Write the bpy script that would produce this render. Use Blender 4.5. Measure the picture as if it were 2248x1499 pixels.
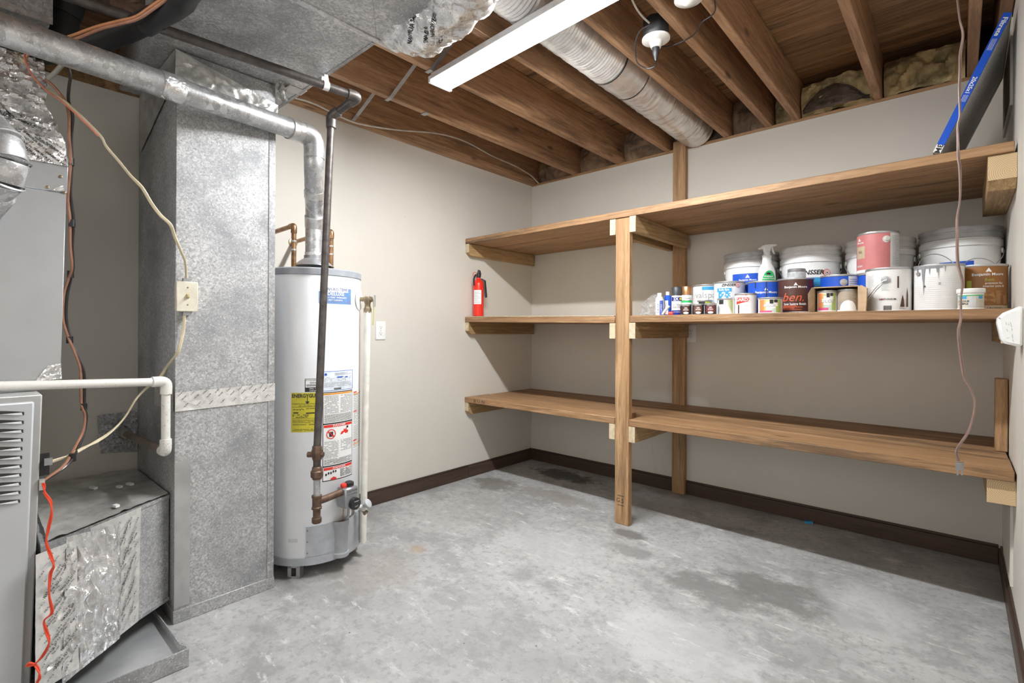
import bpy, math, random
from mathutils import Vector as V, Matrix, noise as N
random.seed(7)
PI=math.pi; sin=math.sin; cos=math.cos
SC=bpy.context.scene; COL=SC.collection
for o in list(bpy.data.objects): bpy.data.objects.remove(o)

# ------------------------------------------------------------------ camera
FPX,YAW=1096.4,.7303
CAM=V((2.7497,-3.3247,1.1018)); SY=724.6; PIT=.0013; ROL=.0043
cF=V((-sin(YAW),cos(YAW),0)); cR=V((cos(YAW),sin(YAW),0)); cU=V((0,0,1))
cF,cU=cF*cos(PIT)+cU*sin(PIT), cU*cos(PIT)-cF*sin(PIT)
cR,cU=cR*cos(ROL)+cU*sin(ROL), cU*cos(ROL)-cR*sin(ROL)
cd=bpy.data.cameras.new('camera'); cam=bpy.data.objects.new('camera',cd); COL.objects.link(cam)
M=Matrix((cR,cU,-cF)).transposed().to_4x4(); M.translation=CAM; cam.matrix_world=M
cd.sensor_width=36; cd.lens=FPX/2248*36; cd.shift_y=(SY-749.5)/2248; cd.clip_start=.02
SC.camera=cam
# ------------------------------------------------------------------ world, exposure, lamps
W_=bpy.data.worlds.new('world'); SC.world=W_; W_.use_nodes=True
W_.node_tree.nodes['Background'].inputs[0].default_value=(.8,.85,1,1); W_.node_tree.nodes['Background'].inputs[1].default_value=.3
SC.view_settings.view_transform='Standard'; SC.view_settings.look='None'; SC.view_settings.gamma=1
SC.view_settings.use_curve_mapping=False; SC.view_settings.exposure=0.38
LAMP_E=285.0      # radiance of the ceiling fixture's tube
FILL_E=3.5     # added fill fixture, out of view behind the camera
def area(name,loc,size,sizey,power,rot,col=(1,1,1)):
    l=bpy.data.lights.new(name,'AREA'); l.shape='RECTANGLE'; l.size=size; l.size_y=sizey; l.energy=power; l.color=col
    o=bpy.data.objects.new(name,l); COL.objects.link(o); o.location=loc; o.rotation_euler=rot; return o
area('fill_light',(1.7,-4.75,1.75),1.6,1.0,15,(math.radians(78),0,math.radians(8)),(1,.985,.96))  # added soft fill from behind the camera, not a fixture of the room

# ------------------------------------------------------------------ pixel rays (photo frame) -> real points in the room
def P(u,v,x=None,y=None,z=None,d=None):
    D=cF+cR*((u-1124)/FPX)-cU*((v-SY)/FPX)
    if x is not None:t=(x-CAM.x)/D.x
    elif y is not None:t=(y-CAM.y)/D.y
    elif z is not None:t=(z-CAM.z)/D.z
    else:t=d
    return CAM+D*t
def PP(l,d0,d1=None):
    n=len(l); d1=d0 if d1 is None else d1
    return [P(a[0],a[1],d=(a[2] if len(a)>2 else d0+(d1-d0)*i/max(1,n-1))) for i,a in enumerate(l)]

# ------------------------------------------------------------------ materials
MATS={}
def newmat(name):
    m=bpy.data.materials.new(name); m.use_nodes=True; nt=m.node_tree; return m,nt,nt.nodes['Principled BSDF']
def ramp(nt,fac,stops,interp='LINEAR'):
    r=nt.nodes.new('ShaderNodeValToRGB'); r.color_ramp.interpolation=interp
    e=r.color_ramp.elements
    while len(e)<len(stops): e.new(.5)
    for i,(p,c) in enumerate(stops):
        e[i].position=p; e[i].color=(c,c,c,1) if isinstance(c,(int,float)) else (*c,1)
    nt.links.new(fac,r.inputs[0]); return r.outputs[0]
def noi(nt,vec,scale,detail=4,rough=.55,dist=0):
    n=nt.nodes.new('ShaderNodeTexNoise'); n.inputs['Scale'].default_value=scale; n.inputs['Detail'].default_value=detail
    n.inputs['Roughness'].default_value=rough; n.inputs['Distortion'].default_value=dist
    if vec: nt.links.new(vec,n.inputs['Vector'])
    return n.outputs['Fac']
def vor(nt,vec,scale,out='Distance',feat='F1'):
    n=nt.nodes.new('ShaderNodeTexVoronoi'); n.inputs['Scale'].default_value=scale; n.feature=feat
    if vec: nt.links.new(vec,n.inputs['Vector'])
    return n.outputs[out]
def mapping(nt,vec,sc,loc=(0,0,0),rot=(0,0,0)):
    n=nt.nodes.new('ShaderNodeMapping'); n.inputs['Scale'].default_value=sc; n.inputs['Location'].default_value=loc; n.inputs['Rotation'].default_value=rot
    nt.links.new(vec,n.inputs['Vector']); return n.outputs[0]
def coord(nt,rand=True):
    t=nt.nodes.new('ShaderNodeTexCoord').outputs['Object']
    if not rand: return t
    oi=nt.nodes.new('ShaderNodeObjectInfo'); mu=nt.nodes.new('ShaderNodeVectorMath'); mu.operation='MULTIPLY_ADD'
    cmb=nt.nodes.new('ShaderNodeCombineXYZ')
    for i in range(3): nt.links.new(oi.outputs['Random'],cmb.inputs[i])
    nt.links.new(cmb.outputs[0],mu.inputs[0]); mu.inputs[1].default_value=(7.3,5.1,9.7); nt.links.new(t,mu.inputs[2]); return mu.outputs[0]
def mixc(nt,fac,a,b,mode='MIX'):
    n=nt.nodes.new('ShaderNodeMix'); n.data_type='RGBA'; n.blend_type=mode
    for s,x in ((0,fac),(6,a),(7,b)):
        if isinstance(x,(int,float)): n.inputs[s].default_value=x
        elif isinstance(x,tuple): n.inputs[s].default_value=(*x,1)
        else: nt.links.new(x,n.inputs[s])
    return n.outputs[2]
def bump(nt,b,h,st,dist=.01):
    n=nt.nodes.new('ShaderNodeBump'); n.inputs['Strength'].default_value=st; n.inputs['Distance'].default_value=dist
    nt.links.new(h,n.inputs['Height']); nt.links.new(n.outputs[0],b.inputs['Normal'])
def pm(name,col,rough=.5,metal=0,var=.08,vs=18,bs=0,bsc=60,emit=0,alpha=1):
    if name in MATS: return MATS[name]
    m,nt,b=newmat(name); c=coord(nt); f=noi(nt,c,vs)
    lo=tuple(max(0,x*(1-var*2)) for x in col); hi=tuple(min(1,x*(1+var)) for x in col)
    nt.links.new(ramp(nt,f,[(.3,lo),(.65,hi)]),b.inputs['Base Color'])
    b.inputs['Roughness'].default_value=rough; b.inputs['Metallic'].default_value=metal
    if bs: bump(nt,b,noi(nt,c,bsc),bs,.004)
    if emit: b.inputs['Emission Color'].default_value=(*col,1); b.inputs['Emission Strength'].default_value=emit
    if alpha<1: b.inputs['Alpha'].default_value=alpha
    MATS[name]=m; return m
def wood(name,base,dark,axis,knots=.5,stain=0,rough=.6,scuff=.35):
    m,nt,b=newmat(name); c=coord(nt); s=[26,26,26]; s['xyz'.index(axis)]=1.3
    g=noi(nt,mapping(nt,c,tuple(s)),1.0,7,.6,1.2)
    s2=[9,9,9]; s2['xyz'.index(axis)]=.8
    g2=noi(nt,mapping(nt,c,tuple(s2)),1.0,3,.5,2.0)
    w=nt.nodes.new('ShaderNodeMath'); w.operation='PINGPONG'; w.inputs[1].default_value=.05; nt.links.new(g2,w.inputs[0])
    rings=ramp(nt,w.outputs[0],[(0,.0),(.04,1.0)])
    mid=tuple((x+y)/2 for x,y in zip(base,dark))
    col=ramp(nt,g,[(.28,dark),(.45,mid),(.68,base)])
    col=mixc(nt,.38,col,mixc(nt,rings,dark,base))
    s4=[75,75,75]; s4['xyz'.index(axis)]=2.2; fg=noi(nt,mapping(nt,c,tuple(s4)),1.0,4,.65)
    col=mixc(nt,ramp(nt,fg,[(.36,.55),(.5,0.0)]),col,tuple(x*.55 for x in dark))
    oi=nt.nodes.new('ShaderNodeObjectInfo').outputs['Random']; col=mixc(nt,1.0,col,ramp(nt,oi,[(0,(.80,.78,.76)),(1,(1.0,1.0,1.0))]),'MULTIPLY')
    big=noi(nt,mapping(nt,c,tuple(.35*x for x in s2)),1.0,2)
    col=mixc(nt,ramp(nt,big,[(.35,.45),(.6,0.0)]),col,tuple(x*.72 for x in dark))
    s3=[7,7,7]; s3['xyz'.index(axis)]=2.6
    k=ramp(nt,vor(nt,mapping(nt,c,tuple(s3)),1.0),[(.06,1.0),(.13,0.0)])
    km=nt.nodes.new('ShaderNodeMath'); km.operation='MULTIPLY'; km.inputs[1].default_value=knots; nt.links.new(k,km.inputs[0])
    col=mixc(nt,km.outputs[0],col,tuple(x*.3 for x in dark))
    if stain: 
        st=ramp(nt,noi(nt,mapping(nt,c,tuple(.5*x for x in s2)),2.2,6,.75),[(.54,0.0),(.64,stain)])
        col=mixc(nt,st,col,(.035,.025,.018))
    sf=noi(nt,mapping(nt,c,tuple(1.4*x for x in s2),(4,9,2)),1.0,8,.78); col=mixc(nt,ramp(nt,sf,[(.53,0.0),(.62,scuff)]),col,tuple(min(1,x*1.35+.06) for x in base))
    nt.links.new(col,b.inputs['Base Color']); b.inputs['Roughness'].default_value=rough
    bump(nt,b,g,.25,.003); MATS[name]=m; return m
def galv(name,tone=.55,sc=85,metal=.75,rough=.42,warm=0):
    m,nt,b=newmat(name); c=coord(nt)
    sp=vor(nt,c,sc,'Color'); big=noi(nt,c,5,6,.62); fine=noi(nt,c,190,2)
    col=ramp(nt,sp,[(.0,tone*.62),(.5,tone),(1,min(1,tone*1.45))])
    col=mixc(nt,ramp(nt,big,[(.33,1.0),(.5,.35),(.62,0.0)]),col,(tone*.62,tone*.63,tone*.65),'MIX')
    col=mixc(nt,ramp(nt,fine,[(.6,0.0),(.68,.6)]),col,(tone*1.6,tone*1.6,tone*1.6))
    nt.links.new(col,b.inputs['Base Color']); b.inputs['Metallic'].default_value=metal
    nt.links.new(ramp(nt,big,[(.3,rough+.2),(.7,rough-.06)]),b.inputs['Roughness'])
    bump(nt,b,noi(nt,c,14,3),.12,.01); MATS[name]=m; return m
def foilm(name,col=(.9,.9,.9),rough=.26,bs=.6,sc=38,st=(1,1,1),met=.8):
    m,nt,b=newmat(name); c=mapping(nt,coord(nt),st)
    h=vor(nt,mapping(nt,c,(1,1,1)),sc,'Distance','DISTANCE_TO_EDGE'); h2=noi(nt,c,sc*.6,5,.7,1.5)
    nt.links.new(ramp(nt,h2,[(.3,tuple(x*.72 for x in col)),(.6,col)]),b.inputs['Base Color'])
    b.inputs['Metallic'].default_value=met; b.inputs['Roughness'].default_value=rough
    a=nt.nodes.new('ShaderNodeMath'); a.operation='ADD'; nt.links.new(h,a.inputs[0]); nt.links.new(h2,a.inputs[1])
    bump(nt,b,a.outputs[0],bs,.02); MATS[name]=m; return m

WX=wood('shelf_wood_x',(.50,.295,.145),(.26,.135,.06),'x',.7,.6)
WY=wood('cleat_wood_y',(.56,.38,.19),(.31,.18,.075),'y',.5)
WZ=wood('post_wood_z',(.56,.35,.175),(.36,.195,.085),'z',.6,.35)
JY=wood('joist_wood_y',(.62,.375,.20),(.33,.175,.10),'y',.8,.4)
JX=wood('deck_wood_x',(.52,.31,.15),(.25,.13,.062),'x',.6,.75)
BB=wood('baseboard_wood',(.115,.068,.045),(.06,.036,.025),'x',.1,0,.45,.1)
BBY=wood('baseboard_wood_y',(.115,.068,.045),(.06,.036,.025),'y',.1,0,.45,.1)
def endgrain(zc):
    m,nt,b=newmat('end_grain_pine'); c=mapping(nt,coord(nt,False),(1,1,1),(-(2.905-1.32-.02),0,-zc))
    w=nt.nodes.new('ShaderNodeTexWave'); w.wave_type='RINGS'; w.rings_direction='Y'; w.inputs['Scale'].default_value=55; w.inputs['Distortion'].default_value=.6
    nt.links.new(c,w.inputs['Vector']); nt.links.new(ramp(nt,w.outputs[1],[(.2,(.66,.50,.30)),(.8,(.50,.34,.18))]),b.inputs['Base Color']); b.inputs['Roughness'].default_value=.7
    return m
EG=endgrain(1.69); EG2=endgrain(.535)
PALE=pm('pale_cut_wood',(.60,.49,.33),.7,0,.12,40)
GALV=galv('galvanized_sheet',.50,165,.35,.5); GALV2=galv('galvanized_trunk',.54,130,.5,.5); GALVP=galv('galvanized_pipe',.62,52,.72,.36); GALVD=galv('galvanized_dull',.44,130,.45,.5)
SHEET=pm('smooth_zinc_sheet',(.60,.62,.65),.32,.75,.04,4,.05,30)
FOIL=foilm('foil_crumpled',(.93,.93,.93),.22,.5,20,met=.8); FOILB=foilm('foil_black_crumple',(.92,.93,.95),.25,.9,55,met=.6); TAPE=foilm('foil_tape',(.78,.78,.76),.38,.25,25)
TAPEW=foilm('printed_foil_tape',(.86,.85,.82),.42,.2,22,met=.5); FLEX=foilm('flex_duct_skin',(.93,.91,.89),.3,.16,11,met=.6)
DULLT=pm('dusty_tape',(.50,.49,.47),.5,.5,.12,9,.3,40)
def concrete():
    m,nt,b=newmat('concrete_floor'); c=coord(nt,False)
    n1=noi(nt,c,1.6,8,.62,.4); n2=noi(nt,c,9,8,.7); n3=noi(nt,mapping(nt,c,(1,1.35,1),rot=(0,0,.6)),2.6,10,.72,.15)
    col=ramp(nt,n1,[(.3,(.325,.323,.317)),(.5,(.415,.413,.407)),(.68,(.485,.483,.477))])
    col=mixc(nt,ramp(nt,n3,[(.36,.75),(.5,.0)]),col,(.255,.253,.247))
    col=mixc(nt,ramp(nt,n2,[(.54,0.0),(.70,.55)]),col,(.64,.636,.63))
    n4=noi(nt,c,30,8,.75); col=mixc(nt,ramp(nt,n4,[(.40,.7),(.49,0.0)]),col,(.27,.267,.26)); n5=noi(nt,mapping(nt,c,(1,1,1),(5,3,0)),3.4,9,.7); col=mixc(nt,ramp(nt,n5,[(.54,0.0),(.60,.6)]),col,(.27,.268,.262))
    n6=noi(nt,mapping(nt,c,(1,3.2,1),(1,7,0),(0,0,.9)),6,9,.78); col=mixc(nt,ramp(nt,n6,[(.57,0.0),(.63,.7)]),col,(.66,.655,.645)); col=mixc(nt,ramp(nt,n6,[(.36,.6),(.41,0.0)]),col,(.24,.237,.23))
    sp=ramp(nt,vor(nt,c,7),[(.018,1.0),(.03,0.0)]); col=mixc(nt,sp,col,(.10,.095,.085))
    g=nt.nodes.new('ShaderNodeTexCoord').outputs['Object']
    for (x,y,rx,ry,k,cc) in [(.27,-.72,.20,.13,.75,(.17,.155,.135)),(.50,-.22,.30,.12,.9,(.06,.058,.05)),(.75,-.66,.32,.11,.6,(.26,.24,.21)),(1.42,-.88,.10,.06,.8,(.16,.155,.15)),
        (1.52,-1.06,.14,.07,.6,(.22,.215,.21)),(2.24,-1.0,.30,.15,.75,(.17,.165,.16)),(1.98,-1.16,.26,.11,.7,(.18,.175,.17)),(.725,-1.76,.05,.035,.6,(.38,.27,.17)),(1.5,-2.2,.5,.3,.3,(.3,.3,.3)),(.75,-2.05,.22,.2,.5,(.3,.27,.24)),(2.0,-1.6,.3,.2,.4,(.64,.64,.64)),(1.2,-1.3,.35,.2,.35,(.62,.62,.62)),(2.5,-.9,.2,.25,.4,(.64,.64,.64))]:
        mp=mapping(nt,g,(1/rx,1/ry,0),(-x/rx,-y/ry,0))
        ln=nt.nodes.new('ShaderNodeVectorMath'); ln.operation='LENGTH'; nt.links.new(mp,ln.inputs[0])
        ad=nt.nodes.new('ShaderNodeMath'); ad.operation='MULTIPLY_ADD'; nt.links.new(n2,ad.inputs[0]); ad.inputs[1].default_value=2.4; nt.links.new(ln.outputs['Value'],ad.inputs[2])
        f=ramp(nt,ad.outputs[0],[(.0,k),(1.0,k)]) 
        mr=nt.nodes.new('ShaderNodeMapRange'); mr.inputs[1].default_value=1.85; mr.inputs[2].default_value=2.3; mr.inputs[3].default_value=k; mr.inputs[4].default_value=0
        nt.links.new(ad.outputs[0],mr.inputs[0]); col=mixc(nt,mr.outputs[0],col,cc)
    nt.links.new(col,b.inputs['Base Color']); nt.links.new(ramp(nt,n1,[(.3,.42),(.7,.62)]),b.inputs['Roughness'])
    bump(nt,b,n2,.15,.006); return m
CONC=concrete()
def drywall(name,colr):
    m,nt,b=newmat(name); c=coord(nt,False); n=noi(nt,c,2.2,5); f=noi(nt,mapping(nt,c,(1,1,1)),60,3)
    col=ramp(nt,n,[(.3,tuple(x*.95 for x in colr)),(.7,colr)])
    sc=noi(nt,mapping(nt,c,(1,1,3.5)),11,9,.8,.6); col=mixc(nt,ramp(nt,sc,[(.675,0.0),(.71,.5)]),col,(.3,.28,.25))
    nt.links.new(col,b.inputs['Base Color']); b.inputs['Roughness'].default_value=.55; bump(nt,b,f,.08,.002); return m
WALL=drywall('painted_drywall',(.70,.662,.595)); WALLD=WALL
IVORY=pm('ivory_plastic',(.76,.71,.58),.35); WHITEP=pm('white_plastic',(.86,.86,.85),.35,0,.03); GREYP=pm('grey_plastic',(.55,.56,.58),.4,0,.04)
BLACKP=pm('black_plastic',(.02,.02,.022),.4); BLKR=pm('black_foam_rubber',(.018,.018,.02),.55,0,.2,20,.2,20); IRON=pm('black_iron_pipe',(.12,.105,.098),.45,.5,.2,30,.2,90)
IRONR=pm('rusty_iron_fitting',(.17,.105,.075),.5,.5,.2,40,.3,90)
COPPER=pm('aged_copper',(.42,.235,.12),.35,.8,.25,30); SOLDER=pm('solder_band',(.7,.7,.68),.3,.8); BRASS=pm('aged_brass',(.36,.29,.19),.38,.8,.2,40)
PVC=None
def pvc():
    m,nt,b=newmat('dirty_pvc'); c=coord(nt); s=ramp(nt,noi(nt,c,90,6,.8),[(.56,0.0),(.63,.85)]); big=ramp(nt,noi(nt,c,7,3),[(.4,0.15),(.65,1.0)])
    mm=nt.nodes.new('ShaderNodeMath'); mm.operation='MULTIPLY'; nt.links.new(s,mm.inputs[0]); nt.links.new(big,mm.inputs[1])
    nt.links.new(mixc(nt,mm.outputs[0],(.80,.78,.73),(.16,.12,.09)),b.inputs['Base Color']); b.inputs['Roughness'].default_value=.4; return m
PVC=pvc()
CREAM=pm('cream_cable_jacket',(.78,.68,.47),.45,0,.1,12); REDC=pm('red_wire',(.85,.09,.04),.35); BROWNC=pm('brown_cord',(.26,.17,.14),.35,0,.1,30); COPC=pm('copper_brown_wire',(.45,.22,.14),.35,.2,.1,30)
ORNG=pm('orange_wire',(.55,.24,.11),.35); WCABLE=pm('white_cable',(.66,.62,.54),.5)
HEATW=pm('heater_enamel',(.84,.86,.89),.28,0,.02,3); HGREY=pm('heater_grey_trim',(.42,.44,.47),.4); HCAP=pm('heater_cap_grey',(.33,.35,.38),.4)
FURN=pm('furnace_paint',(.60,.62,.64),.35,.1,.03,4); FURNE=pm('furnace_edge_paint',(.50,.50,.49),.35,.2,.04); SLOT=pm('louver_dark_opening',(.05,.045,.04),.8)
WHITE=pm('print_white',(.86,.86,.85),.4,0,.02); BLK=pm('print_black',(.025,.025,.028),.45,0,.02); BLUE=pm('print_blue',(.012,.09,.56),.35,0,.05); LBLUE=pm('print_light_blue',(.05,.36,.70),.4,0,.05)
NAVY=pm('print_navy',(.02,.03,.25),.4); RED=pm('print_red',(.78,.045,.03),.4,0,.04); YEL=pm('energy_yellow',(.62,.54,.045),.45,0,.05); ORA=pm('print_orange',(.72,.33,.06),.4)
BROWN=pm('print_brown',(.085,.032,.022),.4,0,.06); RUST=pm('print_rust_orange',(.72,.13,.05),.4); OCHRE=pm('label_ochre_brown',(.30,.125,.03),.4,0,.08); GREENL=pm('print_lime',(.45,.50,.08),.4); GREEN=pm('print_green',(.03,.50,.14),.4)
PINK=pm('label_pink',(.60,.20,.20),.4,0,.05); TAN=pm('label_tan',(.55,.44,.30),.5); GREY=pm('print_grey',(.40,.40,.41),.5); LGREY=pm('print_light_grey',(.62,.62,.62),.5); CANW=pm('can_white_paint',(.82,.81,.79),.35,0,.05,10)
TIN=pm('tin_rim',(.55,.55,.55),.35,.8); BUCK=pm('bucket_white',(.84,.84,.83),.32,0,.03); BLID=pm('bucket_lid_white',(.74,.73,.71),.38,0,.06); BLIDG=pm('bucket_lid_grey',(.46,.46,.47),.45,0,.12,14); GJ=pm('grey_paint_drip',(.25,.26,.28),.35)
MAUVE=pm('print_magenta',(.75,.06,.28),.4); REDX=pm('extinguisher_red',(.80,.03,.015),.25,0,.03); CAPB=pm('cap_dark_grey',(.05,.055,.06),.4); CAPC=pm('cap_copper',(.55,.28,.13),.3,.7); CARD=pm('corrugated_card',(.48,.34,.21),.8,0,.08,30)
CHROME=pm('bright_wire',(.55,.55,.55),.3,.9); STEEL=pm('dull_steel',(.42,.42,.43),.4,.7,.1); PORC=pm('porcelain_socket',(.82,.80,.74),.25); LAMPH=pm('lamp_housing_white',(.85,.85,.85),.4)
EMITS=pm('lamp_diffuser_side',(.965,.985,1),.5,0,0,2,emit=7.0); EMIT=pm('lamp_diffuser',(.965,.985,1),.5,0,0,2,emit=LAMP_E); EMIT_FILL=pm('fill_diffuser_back',(1,.985,.96),.5,0,0,2,emit=FILL_E)
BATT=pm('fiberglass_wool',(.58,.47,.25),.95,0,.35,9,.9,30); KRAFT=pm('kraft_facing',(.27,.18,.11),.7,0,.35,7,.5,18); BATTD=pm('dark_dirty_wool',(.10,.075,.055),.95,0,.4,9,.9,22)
FILTS=pm('filter_mesh',(.95,.95,.95),.6,0,.1,40); 
def glassy(name,col,alpha):
    m,nt,b=newmat(name); c=coord(nt); b.inputs['Base Color'].default_value=(*col,1); b.inputs['Roughness'].default_value=.12
    nt.links.new(ramp(nt,noi(nt,c,22,5,.7,1),[(.35,alpha*.6),(.6,min(1,alpha*1.9))]),b.inputs['Alpha']); bump(nt,b,noi(nt,c,25,4),.6,.01); return m
BAG=glassy('clear_plastic_bag',(.85,.85,.85),.22)

# ------------------------------------------------------------------ mesh helpers
_tc={}
def textmesh(s,font_shear=0,bold=0):
    k=(s,font_shear,bold)
    if k in _tc: return _tc[k]
    cu=bpy.data.curves.new('t','FONT'); cu.body=s; cu.size=1; cu.resolution_u=2; cu.shear=font_shear; cu.offset=bold; cu.align_x='CENTER'; cu.align_y='CENTER'
    o=bpy.data.objects.new('t',cu); COL.objects.link(o); dg=bpy.context.evaluated_depsgraph_get(); me=bpy.data.meshes.new_from_object(o.evaluated_get(dg))
    vs=[(v.co.x,v.co.y) for v in me.vertices]; fs=[tuple(p.vertices) for p in me.polygons]
    bpy.data.objects.remove(o); bpy.data.curves.remove(cu); bpy.data.meshes.remove(me); _tc[k]=(vs,fs); return _tc[k]
def cr(pts,n=6):
    pts=[V(p) for p in pts]
    if len(pts)<3: return pts
    q=[pts[0]*2-pts[1]]+pts+[pts[-1]*2-pts[-2]]; out=[]
    for i in range(1,len(q)-2):
        a,b,c,d=q[i-1:i+3]
        for k in range(n):
            t=k/n; out.append(.5*((2*b)+(c-a)*t+(2*a-5*b+4*c-d)*t*t+(3*b-a-3*c+d)*t**3))
    out.append(pts[-1]); return out
class MB:
    def __init__(s): s.v=[];s.f=[];s.mi=[];s.sm=[];s.mats=[]
    def m(s,mat):
        if mat not in s.mats: s.mats.append(mat)
        return s.mats.index(mat)
    def add(s,vs,fs,mat,smooth=False):
        n=len(s.v); s.v+= [V(a) for a in vs]; k=s.m(mat)
        for f in fs: s.f.append(tuple(i+n for i in f)); s.mi.append(k); s.sm.append(smooth)
        return s
    def box(s,a,b,mat):
        x0,y0,z0=a; x1,y1,z1=b
        return s.hexa([(x0,y0,z0),(x1,y0,z0),(x1,y1,z0),(x0,y1,z0),(x0,y0,z1),(x1,y0,z1),(x1,y1,z1),(x0,y1,z1)],mat)
    def hexa(s,v,mat): return s.add(v,[(0,3,2,1),(4,5,6,7),(0,1,5,4),(1,2,6,5),(2,3,7,6),(3,0,4,7)],mat)
    def obox(s,c,a,b,cc,mat):
        c=V(c);a=V(a);b=V(b);d=V(cc)
        return s.hexa([c-a-b-d,c+a-b-d,c+a+b-d,c-a+b-d,c-a-b+d,c+a-b+d,c+a+b+d,c-a+b+d],mat)
    def prism(s,poly,off,mat):
        n=len(poly); off=V(off); vs=[V(p) for p in poly]+[V(p)+off for p in poly]
        return s.add(vs,[tuple(range(n))[::-1],tuple(range(n,2*n))]+[(i,(i+1)%n,(i+1)%n+n,i+n) for i in range(n)],mat)
    def tube(s,pts,r,mat,seg=12,cap=True,smooth=True,sm=0,wob=0):
        pts=cr(pts,sm) if sm else [V(p) for p in pts]; n=len(pts)
        rs=r if isinstance(r,list) else [r]*n
        if len(rs)!=n: rs=[rs[min(len(rs)-1,int(i*len(rs)/n))] if False else rs[0]+(rs[-1]-rs[0])*i/(n-1) for i in range(n)]
        t=(pts[1]-pts[0]).normalized(); u=t.orthogonal().normalized(); vs=[]
        for i,p in enumerate(pts):
            tt=((pts[min(i+1,n-1)]-pts[max(i-1,0)])).normalized(); q=t.rotation_difference(tt); u=(q@u); u=(u-tt*u.dot(tt)).normalized(); w=tt.cross(u); t=tt
            for k in range(seg):
                a=2*PI*k/seg; rr=rs[i]
                if wob: rr*=1+wob*(N.noise(V((i*.35,cos(a)*1.3,sin(a)*1.3+7*wob)))+.6*N.noise(p*30+V((cos(a),sin(a),0))))
                vs.append(p+(u*cos(a)+w*sin(a))*rr)
        fs=[(i*seg+k,i*seg+(k+1)%seg,(i+1)*seg+(k+1)%seg,(i+1)*seg+k) for i in range(n-1) for k in range(seg)]
        s.add(vs,fs,mat,smooth)
        if cap:
            nn=len(s.v)-len(vs); k=s.m(mat)
            s.f.append(tuple(nn+i for i in range(seg))[::-1]); s.mi.append(k); s.sm.append(False)
            s.f.append(tuple(nn+(n-1)*seg+i for i in range(seg))); s.mi.append(k); s.sm.append(False)
        return s
    def lathe(s,o,prof,mat,seg=32,axis=(0,0,1),smooth=True,cap=True):
        o=V(o); ax=V(axis).normalized(); u=ax.orthogonal().normalized() if abs(ax.z)<.99 else V((1,0,0)); w=ax.cross(u); n=len(prof)
        vs=[o+ax*z+(u*cos(2*PI*k/seg)+w*sin(2*PI*k/seg))*r for r,z in prof for k in range(seg)]
        fs=[(i*seg+k,i*seg+(k+1)%seg,(i+1)*seg+(k+1)%seg,(i+1)*seg+k) for i in range(n-1) for k in range(seg)]
        if cap: fs+=[tuple(range(seg))[::-1],tuple((n-1)*seg+i for i in range(seg))]
        n0=len(s.f); s.add(vs,fs,mat,smooth)
        if smooth:
            for i in range(n-1):   # flat shading across sharp profile corners is handled by auto angle later
                pass
            if cap: s.sm[-1]=s.sm[-2]=False
        return s
    def grid(s,fn,nu,nv,mat,smooth=True,flip=False):
        vs=[fn(i/nu,j/nv) for j in range(nv+1) for i in range(nu+1)]; w=nu+1
        fs=[(j*w+i,j*w+i+1,(j+1)*w+i+1,(j+1)*w+i) for j in range(nv) for i in range(nu)]
        if flip: fs=[f[::-1] for f in fs]
        return s.add(vs,fs,mat,smooth)
    def cyl(s,c,r,t0,t1,z0,z1,mat,n=None,dz=0):   # curved patch on an upright cylinder
        n=n or max(1,int(abs(t1-t0)/.12)+1)
        vs=[];fs=[]
        for i in range(n+1):
            t=t0+(t1-t0)*i/n; zz=dz*i/n; vs+=[(c[0]+r*cos(t),c[1]+r*sin(t),z0+zz),(c[0]+r*cos(t),c[1]+r*sin(t),z1+zz)]
        fs=[(2*i,2*i+2,2*i+3,2*i+1) for i in range(n)]
        return s.add(vs,fs,mat)
    def text(s,st,size,fn,mat,x=0,y=0,sx=1,rot=0,shear=0,bold=0):
        vs,fs=textmesh(st,shear,bold); c,q=cos(rot),sin(rot); out=[]
        for a,b in vs:
            a*=size*sx;b*=size; out.append(fn(x+a*c-b*q,y+a*q+b*c))
        return s.add(out,fs,mat)
    def build(s,name,parent=None,label=None,bevel=0,autos=True):
        off=V((0,0,0))
        q=parent
        while q is not None: off=off+q.location; q=q.parent
        if parent is None: loc=V((0,0,0))
        me=bpy.data.meshes.new(name); me.from_pydata([tuple(a-off) for a in s.v],[],s.f)
        for m in s.mats: me.materials.append(m)
        me.polygons.foreach_set('material_index',s.mi); me.polygons.foreach_set('use_smooth',s.sm); me.update()
        if autos:
            try: me.set_sharp_from_angle(angle=math.radians(38))
            except Exception: pass
        o=bpy.data.objects.new(name,me); COL.objects.link(o)
        if parent is not None: o.parent=parent
        if label: o['label']=label
        if bevel:
            b=o.modifiers.new('bevel','BEVEL'); b.width=bevel; b.segments=1; b.limit_method='ANGLE'; b.angle_limit=math.radians(50)
        return o
def thing(name,label,cat,loc=(0,0,0),group=None):
    o=bpy.data.objects.new(name,None); COL.objects.link(o); o.location=loc; o.empty_display_size=.05
    o['label']=label; o['category']=cat
    if group:o['group']=group
    return o
def solo(mb,name,label,cat,group=None,bevel=0):
    o=mb.build(name,None,label,bevel); o['category']=cat
    c=sum((v.co for v in o.data.vertices),V((0,0,0)))/len(o.data.vertices); zmin=min(v.co.z for v in o.data.vertices); c.z=zmin
    o.data.transform(Matrix.Translation(-c)); o.location=c
    if group:o['group']=group
    return o
def struct(o): o['kind']='structure'; return o
def sempty(name):
    o=bpy.data.objects.new(name,None); COL.objects.link(o); o['kind']='structure'; return o
def crum(p,amp,fr,seed=0,st=None):
    q=(V((p.x,p.y,p.z*st+.35*p.y)) if st else p)*fr+V((seed*3.1,seed*1.7,seed*5.3)); d=N.voronoi(q)[0]
    return amp*((d[1]-d[0])*1.1+.7*(1-abs(N.noise(q*2.3))*2)-.7)
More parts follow.
